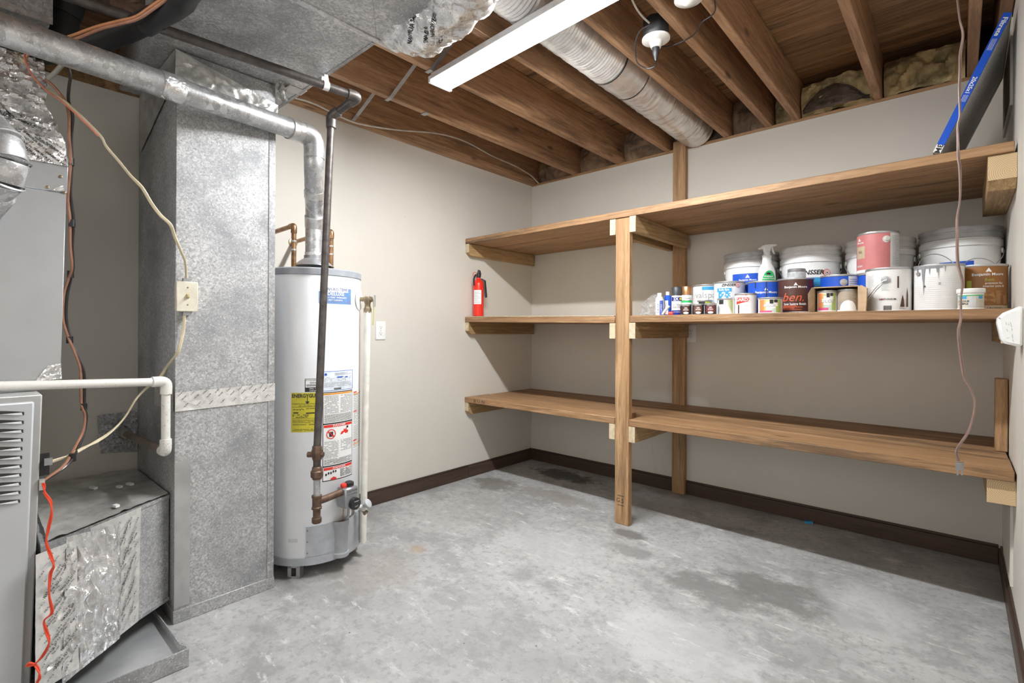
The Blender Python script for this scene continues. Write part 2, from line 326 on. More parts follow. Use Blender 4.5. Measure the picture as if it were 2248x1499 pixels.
def bil(a,b,c,d):   # a(0,0) b(1,0) c(1,1) d(0,1)
    a,b,c,d=map(V,(a,b,c,d))
    return lambda u,v:(a*(1-u)+b*u)*(1-v)+(d*(1-u)+c*u)*v
def foilface(mb,a,b,c,d,mat,nu,nv,amp,fr,seed=0,pin=True,sag=0,st=None):
    f=bil(a,b,c,d); n=(V(b)-V(a)).cross(V(d)-V(a)).normalized()
    def g(u,v):
        p=f(u,v); e=1
        if pin: e=min(1,8*min(u,1-u,v,1-v)+.15)
        return p+n*(crum(p,amp,fr,seed,st)*e+sag*sin(PI*u)*sin(PI*v))
    mb.grid(g,nu,nv,mat,True); return g
def planefn(o,ux,uy,off=.0006):
    o=V(o);ux=V(ux).normalized();uy=V(uy).normalized(); n=ux.cross(uy)
    return lambda a,b:o+ux*a+uy*b+n*off
def cylfn(c,r,th,z):
    return lambda a,b:V((c[0]+r*cos(th+a/r),c[1]+r*sin(th+a/r),z+b))
from mathutils.bvhtree import BVHTree
def decal(m,obj,u,v,items,off=.003,mode='cam'):
    me=obj.data; L=V((0,0,0)); q=obj
    while q is not None: L=L+q.location; q=q.parent
    bv=BVHTree.FromPolygons([x.co+L for x in me.vertices],[tuple(p.vertices) for p in me.polygons])
    D=(cF+cR*((u-1124)/FPX)-cU*((v-SY)/FPX)).normalized(); h,n,i,dd=bv.ray_cast(CAM,D)
    if h is None: return
    acc=V((0,0,0)); c=0
    for du in (-14,0,14):
        for dv in (-14,0,14):
            D2=(cF+cR*((u+du-1124)/FPX)-cU*((v+dv-SY)/FPX)).normalized(); r=bv.ray_cast(CAM,D2)
            if r[0] is not None: acc+=r[1] if r[1].dot(D2)<0 else -r[1]; c+=1
    n=acc.normalized(); ux=(cR-n*cR.dot(n)).normalized(); uy=n.cross(ux)
    def f(a,b):
        p=h+ux*a+uy*b; r=bv.ray_cast(p+n*.06,-n)
        return (r[0] if r[0] is not None else p)+n*off
    for (s_,sz,x,y,rot) in items: m.text(s_,sz,f,BLK,x=x,y=y,rot=rot,bold=.02)
def facing(c): return math.atan2(CAM.y-c[1],CAM.x-c[0])

# ================================================================== STRUCTURE
H=2.355; W=2.905; YB=-5.3
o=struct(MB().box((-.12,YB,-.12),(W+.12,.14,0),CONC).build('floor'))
mb=MB().box((-.12,-2.76,0),(0,.14,H),WALL).box((-.12,YB,0),(0,-2.76,2.14),WALL); struct(mb.build('wall_left'))
struct(MB().box((0,0,0),(W,.14,H),WALL).build('wall_back'))
struct(MB().box((W,YB,0),(W+.12,.14,2.6),WALL).build('wall_right'))
struct(MB().box((-.12,YB-.12,0),(W+.12,YB,2.6),WALL).build('wall_front'))
# ceiling: joists, deck, plates
ceil=sempty('ceiling')
def jst(x0,x1,y0=YB,y1=.10,z0=H,z1=2.59,mat=JY): MB().box((x0,y0,z0),(x1,y1,z1),mat).build('joist',ceil,bevel=.003)
for x in (.0,.43,.828,1.215,1.612,1.862,2.012,2.402,2.775,2.864): jst(x,x+.038)
for y0,y1,z in ((-5.4,-3.12,2.592),(-3.115,-1.9,2.592),(-1.895,-.475,2.592),(-.465,-.345,2.598),(-.335,.14,2.592)):
    for x0,x1 in ((-.12,.848),(.85,1.633),(1.635,W+.12)): MB().box((x0,y0,z),(x1,y1,z+.02),JX).build('deck_board',ceil)
MB().box((-.12,.10,H),(W+.12,.14,2.59),JX).build('rim_board',ceil)
MB().box((-.12,YB,H-.3),(-.0,.10,2.59),JY).build('rim_board',ceil) if False else MB().box((-.12,YB,H),(-.002,.10,2.59),JY).build('rim_board',ceil)
struct(MB().box((.0,-.006,H-.012),(W,.10,H+.004),JX).build('trim_1'))        # plate edge over the back wall
struct(MB().box((.0,-2.30,H-.008),(.05,-.006,H+.045),JY).build('trim_2',bevel=.003))   # ledger strip along the left wall
struct(MB().box((-.11,YB,2.14),(-.004,-2.76,H),JX).build('trim_3'))
# baseboards
def bboard(name,a,b,mat):
    x0,y0=a;x1,y1=b; m=MB()
    m.box((x0,y0,0),(x1,y1,.082),mat)
    if abs(x1-x0)<abs(y1-y0): xi=(x0,x0+.008) if x0<1 else (x1-.008,x1); m.box((xi[0],y0,.082),(xi[1],y1,.094),mat)
    else: m.box((x0,y1-.008,.082),(x1,y1,.094),mat)
    return struct(m.build(name,bevel=.002))
bboard('baseboard_left',(0,-2.39),(.014,-.747),BBY); bboard('trim_4',(0,-.744),(.014,0),BBY)
bboard('baseboard_back',(.014,-.014),(W-.014,0),BB); bboard('baseboard_right',(W-.014,YB),(W,-.014),BBY)

# ================================================================== INSULATION in the joist bays over the back wall
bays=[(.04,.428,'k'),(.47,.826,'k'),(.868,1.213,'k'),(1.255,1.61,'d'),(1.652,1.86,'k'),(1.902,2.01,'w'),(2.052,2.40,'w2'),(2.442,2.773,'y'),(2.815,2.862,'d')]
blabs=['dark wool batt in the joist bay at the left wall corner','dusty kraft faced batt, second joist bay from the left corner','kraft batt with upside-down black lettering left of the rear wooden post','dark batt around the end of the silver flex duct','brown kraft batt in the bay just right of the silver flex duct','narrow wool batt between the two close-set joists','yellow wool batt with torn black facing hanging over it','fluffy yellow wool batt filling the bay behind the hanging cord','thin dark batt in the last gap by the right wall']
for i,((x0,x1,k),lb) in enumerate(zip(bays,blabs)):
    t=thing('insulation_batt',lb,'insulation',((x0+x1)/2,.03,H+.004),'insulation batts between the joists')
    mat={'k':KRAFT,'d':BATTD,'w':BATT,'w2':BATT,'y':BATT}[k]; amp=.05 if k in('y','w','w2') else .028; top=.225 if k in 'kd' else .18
    yb=.085; y0=-.02 if k in('y','w2') else .025
    m=MB(); g=lambda u,v,x0=x0,x1=x1,y0=y0,top=top:V((x0+.004+(x1-x0-.008)*u, y0+.06*abs(2*u-1)**3*.5-.03*sin(PI*v)-crum(V((x0+(x1-x0)*u,0,v*.2)),amp,9,i)*min(1,6*min(u,1-u)), H+.006+top*v))
    m.grid(g,26,20,mat,True)
    m.grid(lambda u,v:g(u,1)*(1-v)+V((g(u,1).x,yb,H+top))*v,26,2,mat)
    m.add([(x0+.004,yb,H+.006),(x1-.004,yb,H+.006),(x1-.004,yb,H+top),(x0+.004,yb,H+top)],[(3,2,1,0)],mat)
    m.build('wool' if k in('y','w','w2') else 'facing',t)
    if k=='w2':
        q=MB(); q.grid(lambda u,v:V((x0+.02+(x1-x0-.03)*u,-.055-.02*sin(PI*u)-crum(V((u,v,3)),.02,5),H+.006+(.02+.1*sin(PI*min(1,u*1.1))**.7)*v)),18,10,BATTD,True); q.build('torn_facing',t)
    if i==2:
        q=MB(); fn=lambda a,b:V((x1*.5+x0*.5-a,-.028,H+.105+b*-1))
        q.text('Glass Insulation',.042,lambda a,b:V(((x0+x1)/2-a,-.052,H+.12-b)),BLK,sx=.85); q.text('Owners Corning',.04,lambda a,b:V(((x0+x1)/2-a,.0-.03,H+.05-b)),BLK,sx=.85) if False else None
        MB().text('INSULATION',.03,lambda a,b:V(((x0+x1)/2-a,-.05,H+.06-b)),BLK,sx=.9).build('lettering',t,'smaller black upside-down lettering')
        q.build('lettering',t,'black upside-down lettering')
    if i==4: MB().text('Fiber',.045,lambda a,b:V((x0+.1-a,-.052,H+.12-b)),BLK).build('lettering',t,'black upside-down lettering')

# ================================================================== STORAGE SHELF
D0=-.785
sh=thing('storage_shelf','built-in rough lumber shelf unit with three levels filling the back wall','shelf',(1.32,D0,0))
def board(x0,x1,z0,z1,y0,y1,th=.038,tz=0):
    if y0>D0+.1: e=.0025*random.uniform(-1,1); z0+=e; z1+=e*.4
    m=MB().hexa([(x0,y0,z0-th),(x1,y0,z1-th),(x1,y1,z1-th),(x0,y1,z0-th),(x0,y0,z0),(x1,y0,z1),(x1,y1,z1),(x0,y1,z0)],WX); m.build('shelf_board',sh,bevel=.0025)
XP=1.2735; XQ=XP+.089; g=.003
ys=[(D0,D0+.254),(D0+.2595,D0+.513),(D0+.5185,-.006)]
for j,(a,b) in enumerate(ys):
    board(.004,W-.008,1.786,1.794,a,b)                                 # top level, full-length planks
    f=j==0
    if f:
        board(.004,XP-g,.607,.605,a,b); board(XQ+g,W-.006,.6055,.6035,a-.004,b)
        board(.004,XP-g,1.203,1.1865,a,b); board(XQ+g,W-.006,1.19,1.191,a,b)
    else:
        board(.004,W-.008,.606,.604,a,b); board(.004,XQ,1.203,1.187,a,b); board(XQ+g,W-.008,1.189,1.190,a,b)
m=MB().hexa([(.02,D0+.004,1.2045),(XP-.012,D0+.006,1.1885),(XP-.012,-.06,1.1885),(.02,-.06,1.2045),(.02,D0+.004,1.2085),(XP-.012,D0+.006,1.1925),(XP-.012,-.06,1.1925),(.02,-.06,1.2085)],PALE); m.build('plywood_sheet',sh,'thin pale plywood sheet lying on the middle level')
m=MB().box((XP,-.7845,0),(XQ,-.7465,1.747),WZ); pf=m.build('post',sh,bevel=.003)
q=MB(); fn=planefn((XP+.035,-.7845,.0),(1,0,0),(0,0,1)); q.text('G.S',.035,fn,BLK,0,.135); q.box((XP+.018,-.7852,.162),(XP+.06,-.7846,.165),BLK); q.box((XP+.018,-.7852,.108),(XP+.06,-.7846,.111),BLK); q.build('lumber_stamp',pf)
MB().box((1.283,-.040,0),(1.372,-.002,2.40),WZ).build('post',sh,bevel=.003)
q=MB(); q.text('E U N',.03,planefn((.16,D0-.0001,.588),(1,0,0),(0,0,1),.001),BLK,sx=1.5); q.build('lumber_stamp',sh,'black stamped letters on the lowest front plank')
def cleat(x0,x1,y0,y1,zt,h=.089,chamf=True,mat=WY,end=None):
    z0=zt-h; m=MB()
    if chamf: poly=[(x0,y0,zt),(x0,y0,zt-h*.72),(x0,y0+.028,z0),(x0,y1,z0),(x0,y1,zt)]
    else: poly=[(x0,y0,zt),(x0,y0,z0),(x0,y1,z0),(x0,y1,zt)]
    m.prism(poly,(x1-x0,0,0),mat)
    if end: m.add([(x0,y0-.0006,z0 if not chamf else zt-h*.72),(x1,y0-.0006,z0 if not chamf else zt-h*.72),(x1,y0-.0006,zt),(x0,y0-.0006,zt)],[(0,1,2,3)],end)
    m.build('cleat',sh,bevel=.002)
for zt in (1.747,1.164,.568): cleat(.001,.039,D0+.006,-.012,zt,end=PALE)
for zt,zr in ((1.748,1.750),(1.148,1.150),(.567,.566)):
    cleat(XP-.038,XP-.0005,D0+.001,-.005,zt,chamf=False,end=PALE); cleat(XQ+.0005,XQ+.0385,D0-.001,-.045,zr,chamf=False,end=PALE)
cleat(W-.078,W-.001,D0+.012,-.20,1.754,.125,end=EG); cleat(W-.04,W-.001,D0+.05,-.02,1.152,.089,chamf=False,end=PALE); cleat(W-.078,W-.001,D0+.02,-.012,.565,.09,chamf=False,end=EG2)
# loose board standing by the right wall
solo(MB().box((W-.042,-.40,.6045),(W-.003,-.34,.91),WZ),'wood_offcut','short upright wooden board leaning by the right wall on the lowest shelf','board',bevel=.003)

# ================================================================== MAIN LIGHT FIXTURE
t=thing('shop_light','long white shop light fixture with glowing tubes under the joists','light',(1.4,-1.8,2.3))
a0=P(966,188,z=2.30); a0.z=0; ang=math.radians(-2.6); ux=V((cos(ang),sin(ang),0)); uy=V((-sin(ang),cos(ang),0)); z0=2.292
L0=a0+V((0,0,0)); hw=.066
def fx(s,w,z): return V((L0.x,L0.y,0))+ux*s+uy*w+V((0,0,z))
m=MB(); prof=[(-hw,z0+.012),(-hw+.012,z0+.048),(-.03,z0+.060),(.03,z0+.060),(hw-.012,z0+.048),(hw,z0+.012)]
m.prism([fx(0,w,z) for w,z in prof],ux*1.24,LAMPH); m.build('housing',t)
m=MB(); pr=[(-hw+.004,z0+.011),(-hw+.012,z0+.002),(0,z0-.004),(hw-.012,z0+.002),(hw-.004,z0+.011)]
m.prism([fx(.012,w,z) for w,z in pr],ux*1.216,EMITS); m.build('diffuser',t)
m=MB(); m.prism([fx(.03,w,z) for w,z in [(-.021,z0-.001),(-.021,z0-.0075),(.021,z0-.0075),(.021,z0-.001)]],ux*1.18,EMIT); m.build('led_strip',t,'brightest strip along the middle of the lens')
m=MB(); m.prism([fx(-.006,w,z) for w,z in [(-hw,z0+.0),(-hw,z0+.03),(-.03,z0+.062),(.03,z0+.062),(hw,z0+.03),(hw,z0+.0)]],ux*.016,LAMPH); m.build('end_cap',t)
m=MB(); m.prism([fx(1.23,w,z) for w,z in [(-hw,z0+.0),(-hw,z0+.03),(-.03,z0+.062),(.03,z0+.062),(hw,z0+.03),(hw,z0+.0)]],ux*.016,LAMPH); m.build('end_cap',t)
t=thing('shop_light','second shop light behind the viewpoint','light',(1.4,-4.4,2.3))  # unseen fixture added to send fill light in from behind the camera
MB().box((.8,-4.47,2.30),(2.02,-4.33,2.352),LAMPH).build('housing',t); MB().box((.81,-4.46,2.29),(2.01,-4.34,2.30),EMIT_FILL).build('diffuser',t)
t['label']='added fill light shaped like a shop light, over the unseen front of the room'

# ================================================================== CEILING THINGS
# flex duct
pts=[V((1.44,-5.0,2.465)),V((1.44,-2.2,2.46)),V((1.435,-1.55,2.455)),V((1.44,-1.0,2.452)),V((1.437,-.5,2.45)),V((1.437,-.06,2.445))]
def flexrun(p0,p1,n,r,mat,seg=28,amp=.02,seed=0):
    P0=V(p0);P1=V(p1); ps=[];rs=[]
    for i in range(n+1):
        f=i/n; ps.append(P0.lerp(P1,f)); rs.append(r*(1+amp*(1 if i%2 else -1)+.02*N.noise(V((i*.21,seed,0)))))
    m=MB(); m.tube(ps,rs,mat,seg,wob=.018); return m
t=thing('flex_duct','silver foil flexible duct running between joists above the light','duct',(1.44,-1.2,2.34))
flexrun((1.44,-3.0,2.465),(1.437,-1.15,2.458),190,.112,FLEX,amp=.022).build('sleeve',t)
flexrun((1.437,-1.15,2.458),(1.44,-.93,2.456),14,.116,FLEX,amp=.01,seed=2).build('sleeve',t)
m=MB(); 
def hand(i): return 
ps=[];rs=[]
for i in range(121):
    f=i/120; ps.append(V((1.44,-.93,2.456)).lerp(V((1.437,-.02,2.448)),f)); rs.append(.113*(1+.022*N.noise(V((i*.9,4,0)))+.012*(i%2)))
m.tube(ps,rs,FLEX,32,wob=.035); m.build('sleeve',t,'crinkled silver length nearest the wall')
for y in (-1.15,-.93): MB().lathe((1.437,y,2.457),[(.117,-.005),(.1185,0),(.117,.005)],BLACKP,32,(0,1,0),cap=False).build('black_strap',t)
# bridging straps and clips
sl=['galvanized bridging strap nearest the gas pipe hanger, on the left wall joist','galvanized bridging strap crossing up beside the large duct','galvanized bridging strap half hidden behind the left end of the lit fixture','tiny galvanized clip folded under the second joist']
def strap(a,b,lb,w=.011):
    a=V(a);b=V(b); d=(b-a).normalized(); s_=V((0,1,0)); n=d.cross(s_).normalized()
    m=MB().obox((a+b)/2,(b-a)/2,s_*w,n*.0012,STEEL); m.obox(a-V((.02,0,.0)),V((.02,0,0)),s_*w,V((0,0,.0015)),STEEL); solo(m,'bridging_strap',lb,'strap','metal bridging straps')
strap((.052,-1.74,2.353),(.425,-1.70,2.575),sl[0]); strap((.46,-1.76,2.353),(.822,-1.73,2.575),sl[1]); strap((.86,-1.80,2.353),(1.21,-1.77,2.575),sl[2])
m=MB().box((.425,-1.53,2.351),(.473,-1.50,2.3535),STEEL).box((.425,-1.53,2.3535),(.4285,-1.50,2.385),STEEL); solo(m,'joist_clip',sl[3],'clip')
# cable along the left rim
lst=[(640,213),(690,228),(760,262),(800,274),(870,285),(960,293),(1020,310),(1080,342),(1130,364),(1165,385),(1182,402)]
m=MB().tube([P(u,v,x=.075) for u,v in lst],.0055,WCABLE,8,sm=5); solo(m,'cable','white cable looping along the joist at the left wall','cable')
# porcelain lampholder
c=P(1438,95,z=2.318); t=thing('lamp_holder','round white porcelain lampholder on a black box with a black plug in it','lampholder',c)
bx=V((c.x+.004,c.y,0)); MB().lathe((bx.x,bx.y,2.336),[(.052,0),(.055,.004),(.055,.075),(.05,.08)],BLACKP,8).build('junction_box',t)
MB().lathe((bx.x,bx.y,2.330),[(.012,-.034),(.020,-.034),(.024,-.02),(.028,-.010),(.05,-.004),(.0575,0),(.0575,.006),(.03,.007)],PORC,36).build('socket',t)
m=MB().lathe((bx.x,bx.y,2.262),[(.004,-.02),(.006,-.012),(.010,0),(.014,.012),(.015,.034)],BLACKP,14); m.build('plug',t)
lp=[(1440,134),(1437,146),(1420,150),(1400,138),(1395,118),(1396,90),(1407,66),(1428,54)]
MB().tube([V((bx.x,bx.y,2.244))]+[P(u,v,z=z) for (u,v),z in zip(lp[1:],(2.236,2.24,2.26,2.29,2.32,2.345,2.35))],.0028,BLACKP,8,sm=5).build('cord',t)
m=MB().tube([P(1452,103,z=2.335),P(1475,100,z=2.34),P(1505,88,z=2.348),P(1525,74,z=2.349),P(1540,50,z=2.349),P(1560,36,z=2.349),P(1570,22,z=2.348),P(1568,-8,z=2.348),P(1565,-60,z=2.348)],.0028,BLACKP,8,sm=5); solo(m,'cord','thin black cord stapled across two joists from the porcelain lampholder','cord')
c2=P(1512,-3,z=2.335); m=MB().lathe((c2.x,c2.y,2.332),[(.012,-.02),(.03,-.008),(.052,0),(.052,.008),(.045,.022)],PORC,28); solo(m,'lamp_holder','porcelain lampholder rim just cut off by the top edge of the photo','lampholder')
m=MB().tube([P(1385,-6,z=2.36),P(1398,20,z=2.37),P(1412,38,z=2.372),P(1425,50,z=2.372)],.004,WCABLE,8,sm=4); solo(m,'cable','short white cable entering the black box of the lampholder','cable')

# hanging brown lamp cord
pl=[(2100,-90),(2101,-30),(2102,0),(2107,44),(2114,77),(2108,121),(2108,152),(2106,198),(2107,252),(2102,275),(2103,309),(2104,346),(2107,368),(2108,405),(2107,441),(2101,477),(2101,510),(2102,568),(2106,592),(2113,620),(2110,654),(2109,700),(2104,730),(2109,780),(2117,829),(2132,856),(2140,890),(2128,943),(2101,987),(2104,1012)]
t=thing('power_cord','twisted brown cord hanging in front of the shelves from the joists','cord',(2.73,-1.05,.6))
ps=cr([P(u,v,y=-1.05) for u,v in pl],5)
for sgn in (-1,1):
    q=[p+V((cR.x,cR.y,0))*(.0024*sgn*cos(i*.11)) + V((0,.0024*sgn*sin(i*.11),0)) for i,p in enumerate(ps)]
    MB().tube(q,.0027,BROWNC,8).build('strand',t)
p=P(2107,1023,y=-1.05); MB().obox(p,cR*.0145,V((0,.006,0)),V((0,0,.0125)),STEEL).build('plug',t)
for s in (-.0075,.0075):
    q=p+cR*s; MB().obox(q-V((0,0,.02)),cR*.003,V((0,.0012,0)),V((0,0,.011)),STEEL).build('prong',t)

# furnace filter on the top shelf
A=P(2064,331,y=-.765); A.z=1.8; B=V((W-.014,A.y+.004,0)); dx=B.x-A.x; B.z=A.z+math.sqrt(.508**2-dx*dx); d1=(B-A).normalized(); d2=V((.012,1,0)); d2=(d2-d1*d2.dot(d1)).normalized(); nn=d1.cross(d2).normalized()
if nn.x<0: nn=-nn
t=thing('furnace_filter','blue-edged pleated air filter leaning on the right wall above the top shelf','filter',A)
ln=(B-A).length; wd=.62; th=.022
ctr=lambda a,b,n:A+d1*a+d2*b+nn*n
def fb(m,a0,a1,b0,b1,n0,n1,mat): m.hexa([ctr(a0,b0,n0),ctr(a1,b0,n0),ctr(a1,b1,n0),ctr(a0,b1,n0),ctr(a0,b0,n1),ctr(a1,b0,n1),ctr(a1,b1,n1),ctr(a0,b1,n1)],mat)
th=-.024
m=MB(); fb(m,.032,ln,0,.012,0,th,BLUE); fb(m,0,.0315,0,.012,0,th,WHITE); fb(m,0,ln,wd-.012,wd,0,th,WHITE); fb(m,0,.012,.012,wd-.012,0,th,LGREY); fb(m,ln-.012,ln,.012,wd-.012,0,th,WHITE)
fr=m.build('frame',t)
fn=lambda a,b:ctr(ln-a,-.0008,th/2-b)      # text runs from the top downwards
m=MB(); m.text('Filtrete',.0225,lambda a,b:ctr(ln-.048-a,-.0008,th/2+b*.9),WHITE,sx=1.0,bold=.025); m.build('lettering',t); m=MB(); m.text('20x25x1',.021,lambda a,b:ctr(ln-.255-a,-.0008,th/2+b*.9),WHITE,sx=.85,bold=.02); m.build('lettering',t); m=MB()
m.text('3M',.024,lambda a,b:ctr(.016-a,-.0008,th/2+b),BLK,sx=1.1,bold=.03); m.build('lettering',t,'black lettering'); m=MB()
for k in range(4):
    for (s,e) in ((.09,.13),(.29,.315)): fb(m,ln-e,ln-s,-.001,-.0002,th*(.2+.17*k),th*(.24+.17*k),WHITE)
m.build('fine_print',t)
m=MB(); n=44
for i in range(n):
    a0=.012+(ln-.024)*i/n; a1=.012+(ln-.024)*(i+1)/n; am=(a0+a1)/2
    m.add([ctr(a0,.012,-.003),ctr(am,.012,-.016),ctr(am,wd-.012,-.016),ctr(a0,wd-.012,-.003)],[(0,1,2,3)],FILTS); m.add([ctr(am,.012,-.016),ctr(a1,.012,-.003),ctr(a1,wd-.012,-.003),ctr(am,wd-.012,-.016)],[(0,1,2,3)],FILTS)
q=m.build('pleats',t); q['kind']='stuff'
m=MB(); k=0
for i in range(-18,26):
    for sg in (1,-1):
        p0=(.012,.03*i); 
        b0=.02*i; a_s=.012; a_e=ln-.012; bl=b0; br=b0+sg*.9*(a_e-a_s)
        # clip to [.012, wd-.012]
        s0,s1=0,1; lo,hi=.014,wd-.014
        if br!=bl:
            ta=(lo-bl)/(br-bl); tb=(hi-bl)/(br-bl); s0=max(0,min(ta,tb)); s1=min(1,max(ta,tb))
        if s1-s0<.02: continue
        aa=a_s+(a_e-a_s)*s0; ab=a_s+(a_e-a_s)*s1; ba=bl+(br-bl)*s0; b_=bl+(br-bl)*s1
        q0=ctr(aa,ba,-.001); q1=ctr(ab,b_,-.001); dd=(q1-q0).normalized(); sd=dd.cross(nn)*.00045
        m.add([q0-sd,q1-sd,q1+sd,q0+sd],[(0,1,2,3)],STEEL)
q=m.build('wire_mesh',t); q['kind']='stuff'

# wall grilles on the right wall
def grille(y0,y1,z0,z1,lb,n):
    t=thing('wall_vent',lb,'vent',(W,(y0+y1)/2,z0)); m=MB(); f=.022; X=W-.008
    m.box((X,y0,z0),(W,y0+f,z1),WALL).box((X,y1-f,z0),(W,y1,z1),WALL).box((X,y0+f,z0),(W,y1-f,z0+f),WALL).box((X,y0+f,z1-f),(W,y1-f,z1),WALL); m.build('frame',t)
    MB().box((W-.002,y0+f,z0+f),(W-.0005,y1-f,z1-f),pm('vent_backing',(.30,.29,.27),.7)).build('backing',t)
    for i in range(n):
        z=z0+f+(z1-z0-2*f)*(i+.5)/n; MB().hexa([(X,y0+f,z-.006),(X+.001,y0+f,z-.0055),(W-.002,y0+f,z+.006),(W-.003,y0+f,z+.0055),(X,y1-f,z-.006),(X+.001,y1-f,z-.0055),(W-.002,y1-f,z+.006),(W-.003,y1-f,z+.0055)],WALL).build('slat',t)
    return t
grille(-.55,-.10,2.0,2.345,'painted return grille high on the right wall beside the leaning filter',22)
grille(-.62,-.22,.13,.50,'painted wall grille low on the right wall under the lowest shelf',22)

# white rounded sensor box on the right wall
t=thing('alarm_box','rounded white plastic box with faint raised marks at the right edge','alarm',(W,-1.05,1.05))
yb_=-1.02
poly=[(2262,669),(2236,673),(2203,686),(2190,698),(2189,708),(2197,744),(2205,754),(2230,760),(2262,762)]
pf=[P(u,v,y=yb_) for u,v in poly]; pf[0].x=W-.0005; pf[-1].x=W-.0005
m=MB().prism(pf,(0,.085,0),WHITEP); m.build('housing',t,bevel=.008)
m=MB()
fnp=lambda u,v:P(u,v,y=yb_-.0006)
def mk(u0,v0,u1,v1,w=.9):
    a=fnp(u0,v0);b=fnp(u1,v1);d=(b-a).normalized();s_=d.cross(V((0,1,0)))*.0005*w; m.add([a-s_,b-s_,b+s_,a+s_],[(0,1,2,3)],GREY)
for q in [(2208,707,2210,713),(2214,710,2215,714),(2218,707,2221,718),(2210,722,2212,727),(2221,720,2222,726),(2222,733,2223,742),(2223,745,2225,750),(2209,743,2215,741)]: mk(*q,1.1)
m.build('marks',t)
a=P(2192,698,y=yb_); MB().lathe((a.x+.002,yb_-.001,a.z),[(.0022,0),(.0022,.002)],GREY,12,(0,1,0)).build('screw',t)

# outlets
def outlet(c,n,r,lb):
    c=V(c);n=V(n);r=V(r);u=V((0,0,1)); t=thing('wall_outlet',lb,'outlet',c)
    MB().obox(c+n*.003,r*.036,u*.058,n*.003,IVORY if 'behind' in lb else WHITEP).build('cover_plate',t,bevel=.002)
    for s in (1,-1):
        cc=c+u*.0195*s+n*.0072; m=MB(); pts=[cc+r*.0165*cos(a)+u*min(.0135,max(-.0135,.0175*sin(a))) for a in [2*PI*i/20 for i in range(20)]]; m.prism([p-n*.001 for p in pts],n*.0014,WHITEP)
        sk=m.build('socket',t)
        for q,(w,h) in (((-.006,.003),(.001,.0042)),((.006,.003),(.001,.0036)),((0,-.007),(.0022,.0022))): MB().obox(cc+n*.0006+r*q[0]+u*q[1],r*w,u*h,n*.0003,BLK).build('slot',sk)
    MB().lathe(c+n*.006,[(.003,0),(.003,.001)],STEEL,10,n).build('screw',t)
    return t
outlet((0,-1.513,1.10),(1,0,0),(0,1,0),'white duplex outlet on the left wall right of the water heater')
outlet((1.3945+.006,0,1.088),(0,-1,0),(1,0,0),'white duplex outlet on the back wall under the middle shelf')
# scrap on the floor
p=P(1775,1148,z=0); m=MB().obox(p+V((0,0,.006)),(.022,.004,.002),(-.002,.011,0),(0,0,.005),LBLUE); solo(m,'plastic_scrap','small blue plastic scrap on the floor by the back baseboard','scrap')

# ================================================================== WATER HEATER
hx,hy=.42,-2.163; HR=.216; hc=(hx,hy)
t=thing('water_heater','tall white cylindrical gas water heater with yellow and warning labels','water heater',(hx,hy,0)); WH=t
MB().lathe((hx,hy,0),[(HR-.004,.072),(HR,.078),(HR,1.345),(HR-.002,1.35)],HEATW,96).build('jacket',t)
MB().lathe((hx,hy,0),[(HR-.05,.058),(HR+.003,.060),(HR+.004,.094),(HR+.001,.0945)],HGREY,96).build('base_ring',t)
MB().lathe((hx,hy,0),[(HR+.001,1.348),(HR+.003,1.350),(HR+.003,1.376),(HR-.004,1.381),(.05,1.386)],HCAP,96).build('top_cap',t)
for a in (-.85,1.3,2.9,-2.4):
    m=MB(); cx_,cy_=hx+.185*cos(a),hy+.185*sin(a); r_=V((cos(a),sin(a),0)); s_=V((-sin(a),cos(a),0))
    for k in (-1,1): m.obox(V((cx_,cy_,.029))+s_*.026*k,r_*.02,s_*.0015,V((0,0,.029)),STEEL)
    m.obox(V((cx_,cy_,.029))+r_*.02+V((0,0,.024)),r_*.0015,s_*.027,V((0,0,.006)),STEEL); m.obox(V((cx_,cy_,.029))+r_*.02-V((0,0,.024)),r_*.0015,s_*.027,V((0,0,.005)),STEEL)
    for k in (-1,1): m.obox(V((cx_,cy_,.029))+r_*.02+s_*.019*k,r_*.0015,s_*.008,V((0,0,.029)),STEEL)
    m.obox(V((cx_,cy_,.0575)),r_*.02,s_*.027,V((0,0,.001)),STEEL)
    m.build('leg',t)
def hit(u,v,r=HR):
    D=cF+cR*((u-1124)/FPX)-cU*((v-SY)/FPX); ox,oy=CAM.x-hx,CAM.y-hy
    A_=D.x**2+D.y**2;B_=2*(ox*D.x+oy*D.y);C_=ox*ox+oy*oy-r*r; dis=max(0,B_*B_-4*A_*C_); tt=(-B_-math.sqrt(dis))/2/A_; p=CAM+D*tt
    return math.atan2(p.y-hy,p.x-hx),p.z
# access cover
th0,_=hit(672,1180); th1,_=hit(792,1150)
m=MB(); R1=HR+.005
m.cyl(hc,R1,th0,th1,.096,.232,HGREY); m.cyl(hc,R1,th0,th1,.060,.098,HGREY)
n=14
for (za,ra,zb,rb) in ((.232,R1,.232,HR),): m.add([V((hx+r*cos(th0+(th1-th0)*i/n),hy+r*sin(th0+(th1-th0)*i/n),z)) for i in range(n+1) for r,z in ((ra,za),(rb,zb))],[(2*i,2*i+1,2*i+3,2*i+2) for i in range(n)],HGREY)
m.add([(hx+HR*cos(th0),hy+HR*sin(th0),.06),(hx+R1*cos(th0),hy+R1*sin(th0),.06),(hx+R1*cos(th0),hy+R1*sin(th0),.232),(hx+HR*cos(th0),hy+HR*sin(th0),.232)],[(0,1,2,3)],HGREY)
cov=m.build('access_cover',t)
tb,_=hit(748,1175); bc=V((hx+(HR-.002)*cos(tb),hy+(HR-.002)*sin(tb),0))
MB().lathe(bc,[(.034,.066),(.038,.07),(.038,.085),(.034,.09),(.034,.2),(.038,.206),(.038,.225),(.036,.232),(.031,.232),(.031,.2)],HGREY,28,cap=False).build('burner_tube_cover',t)
m=MB()
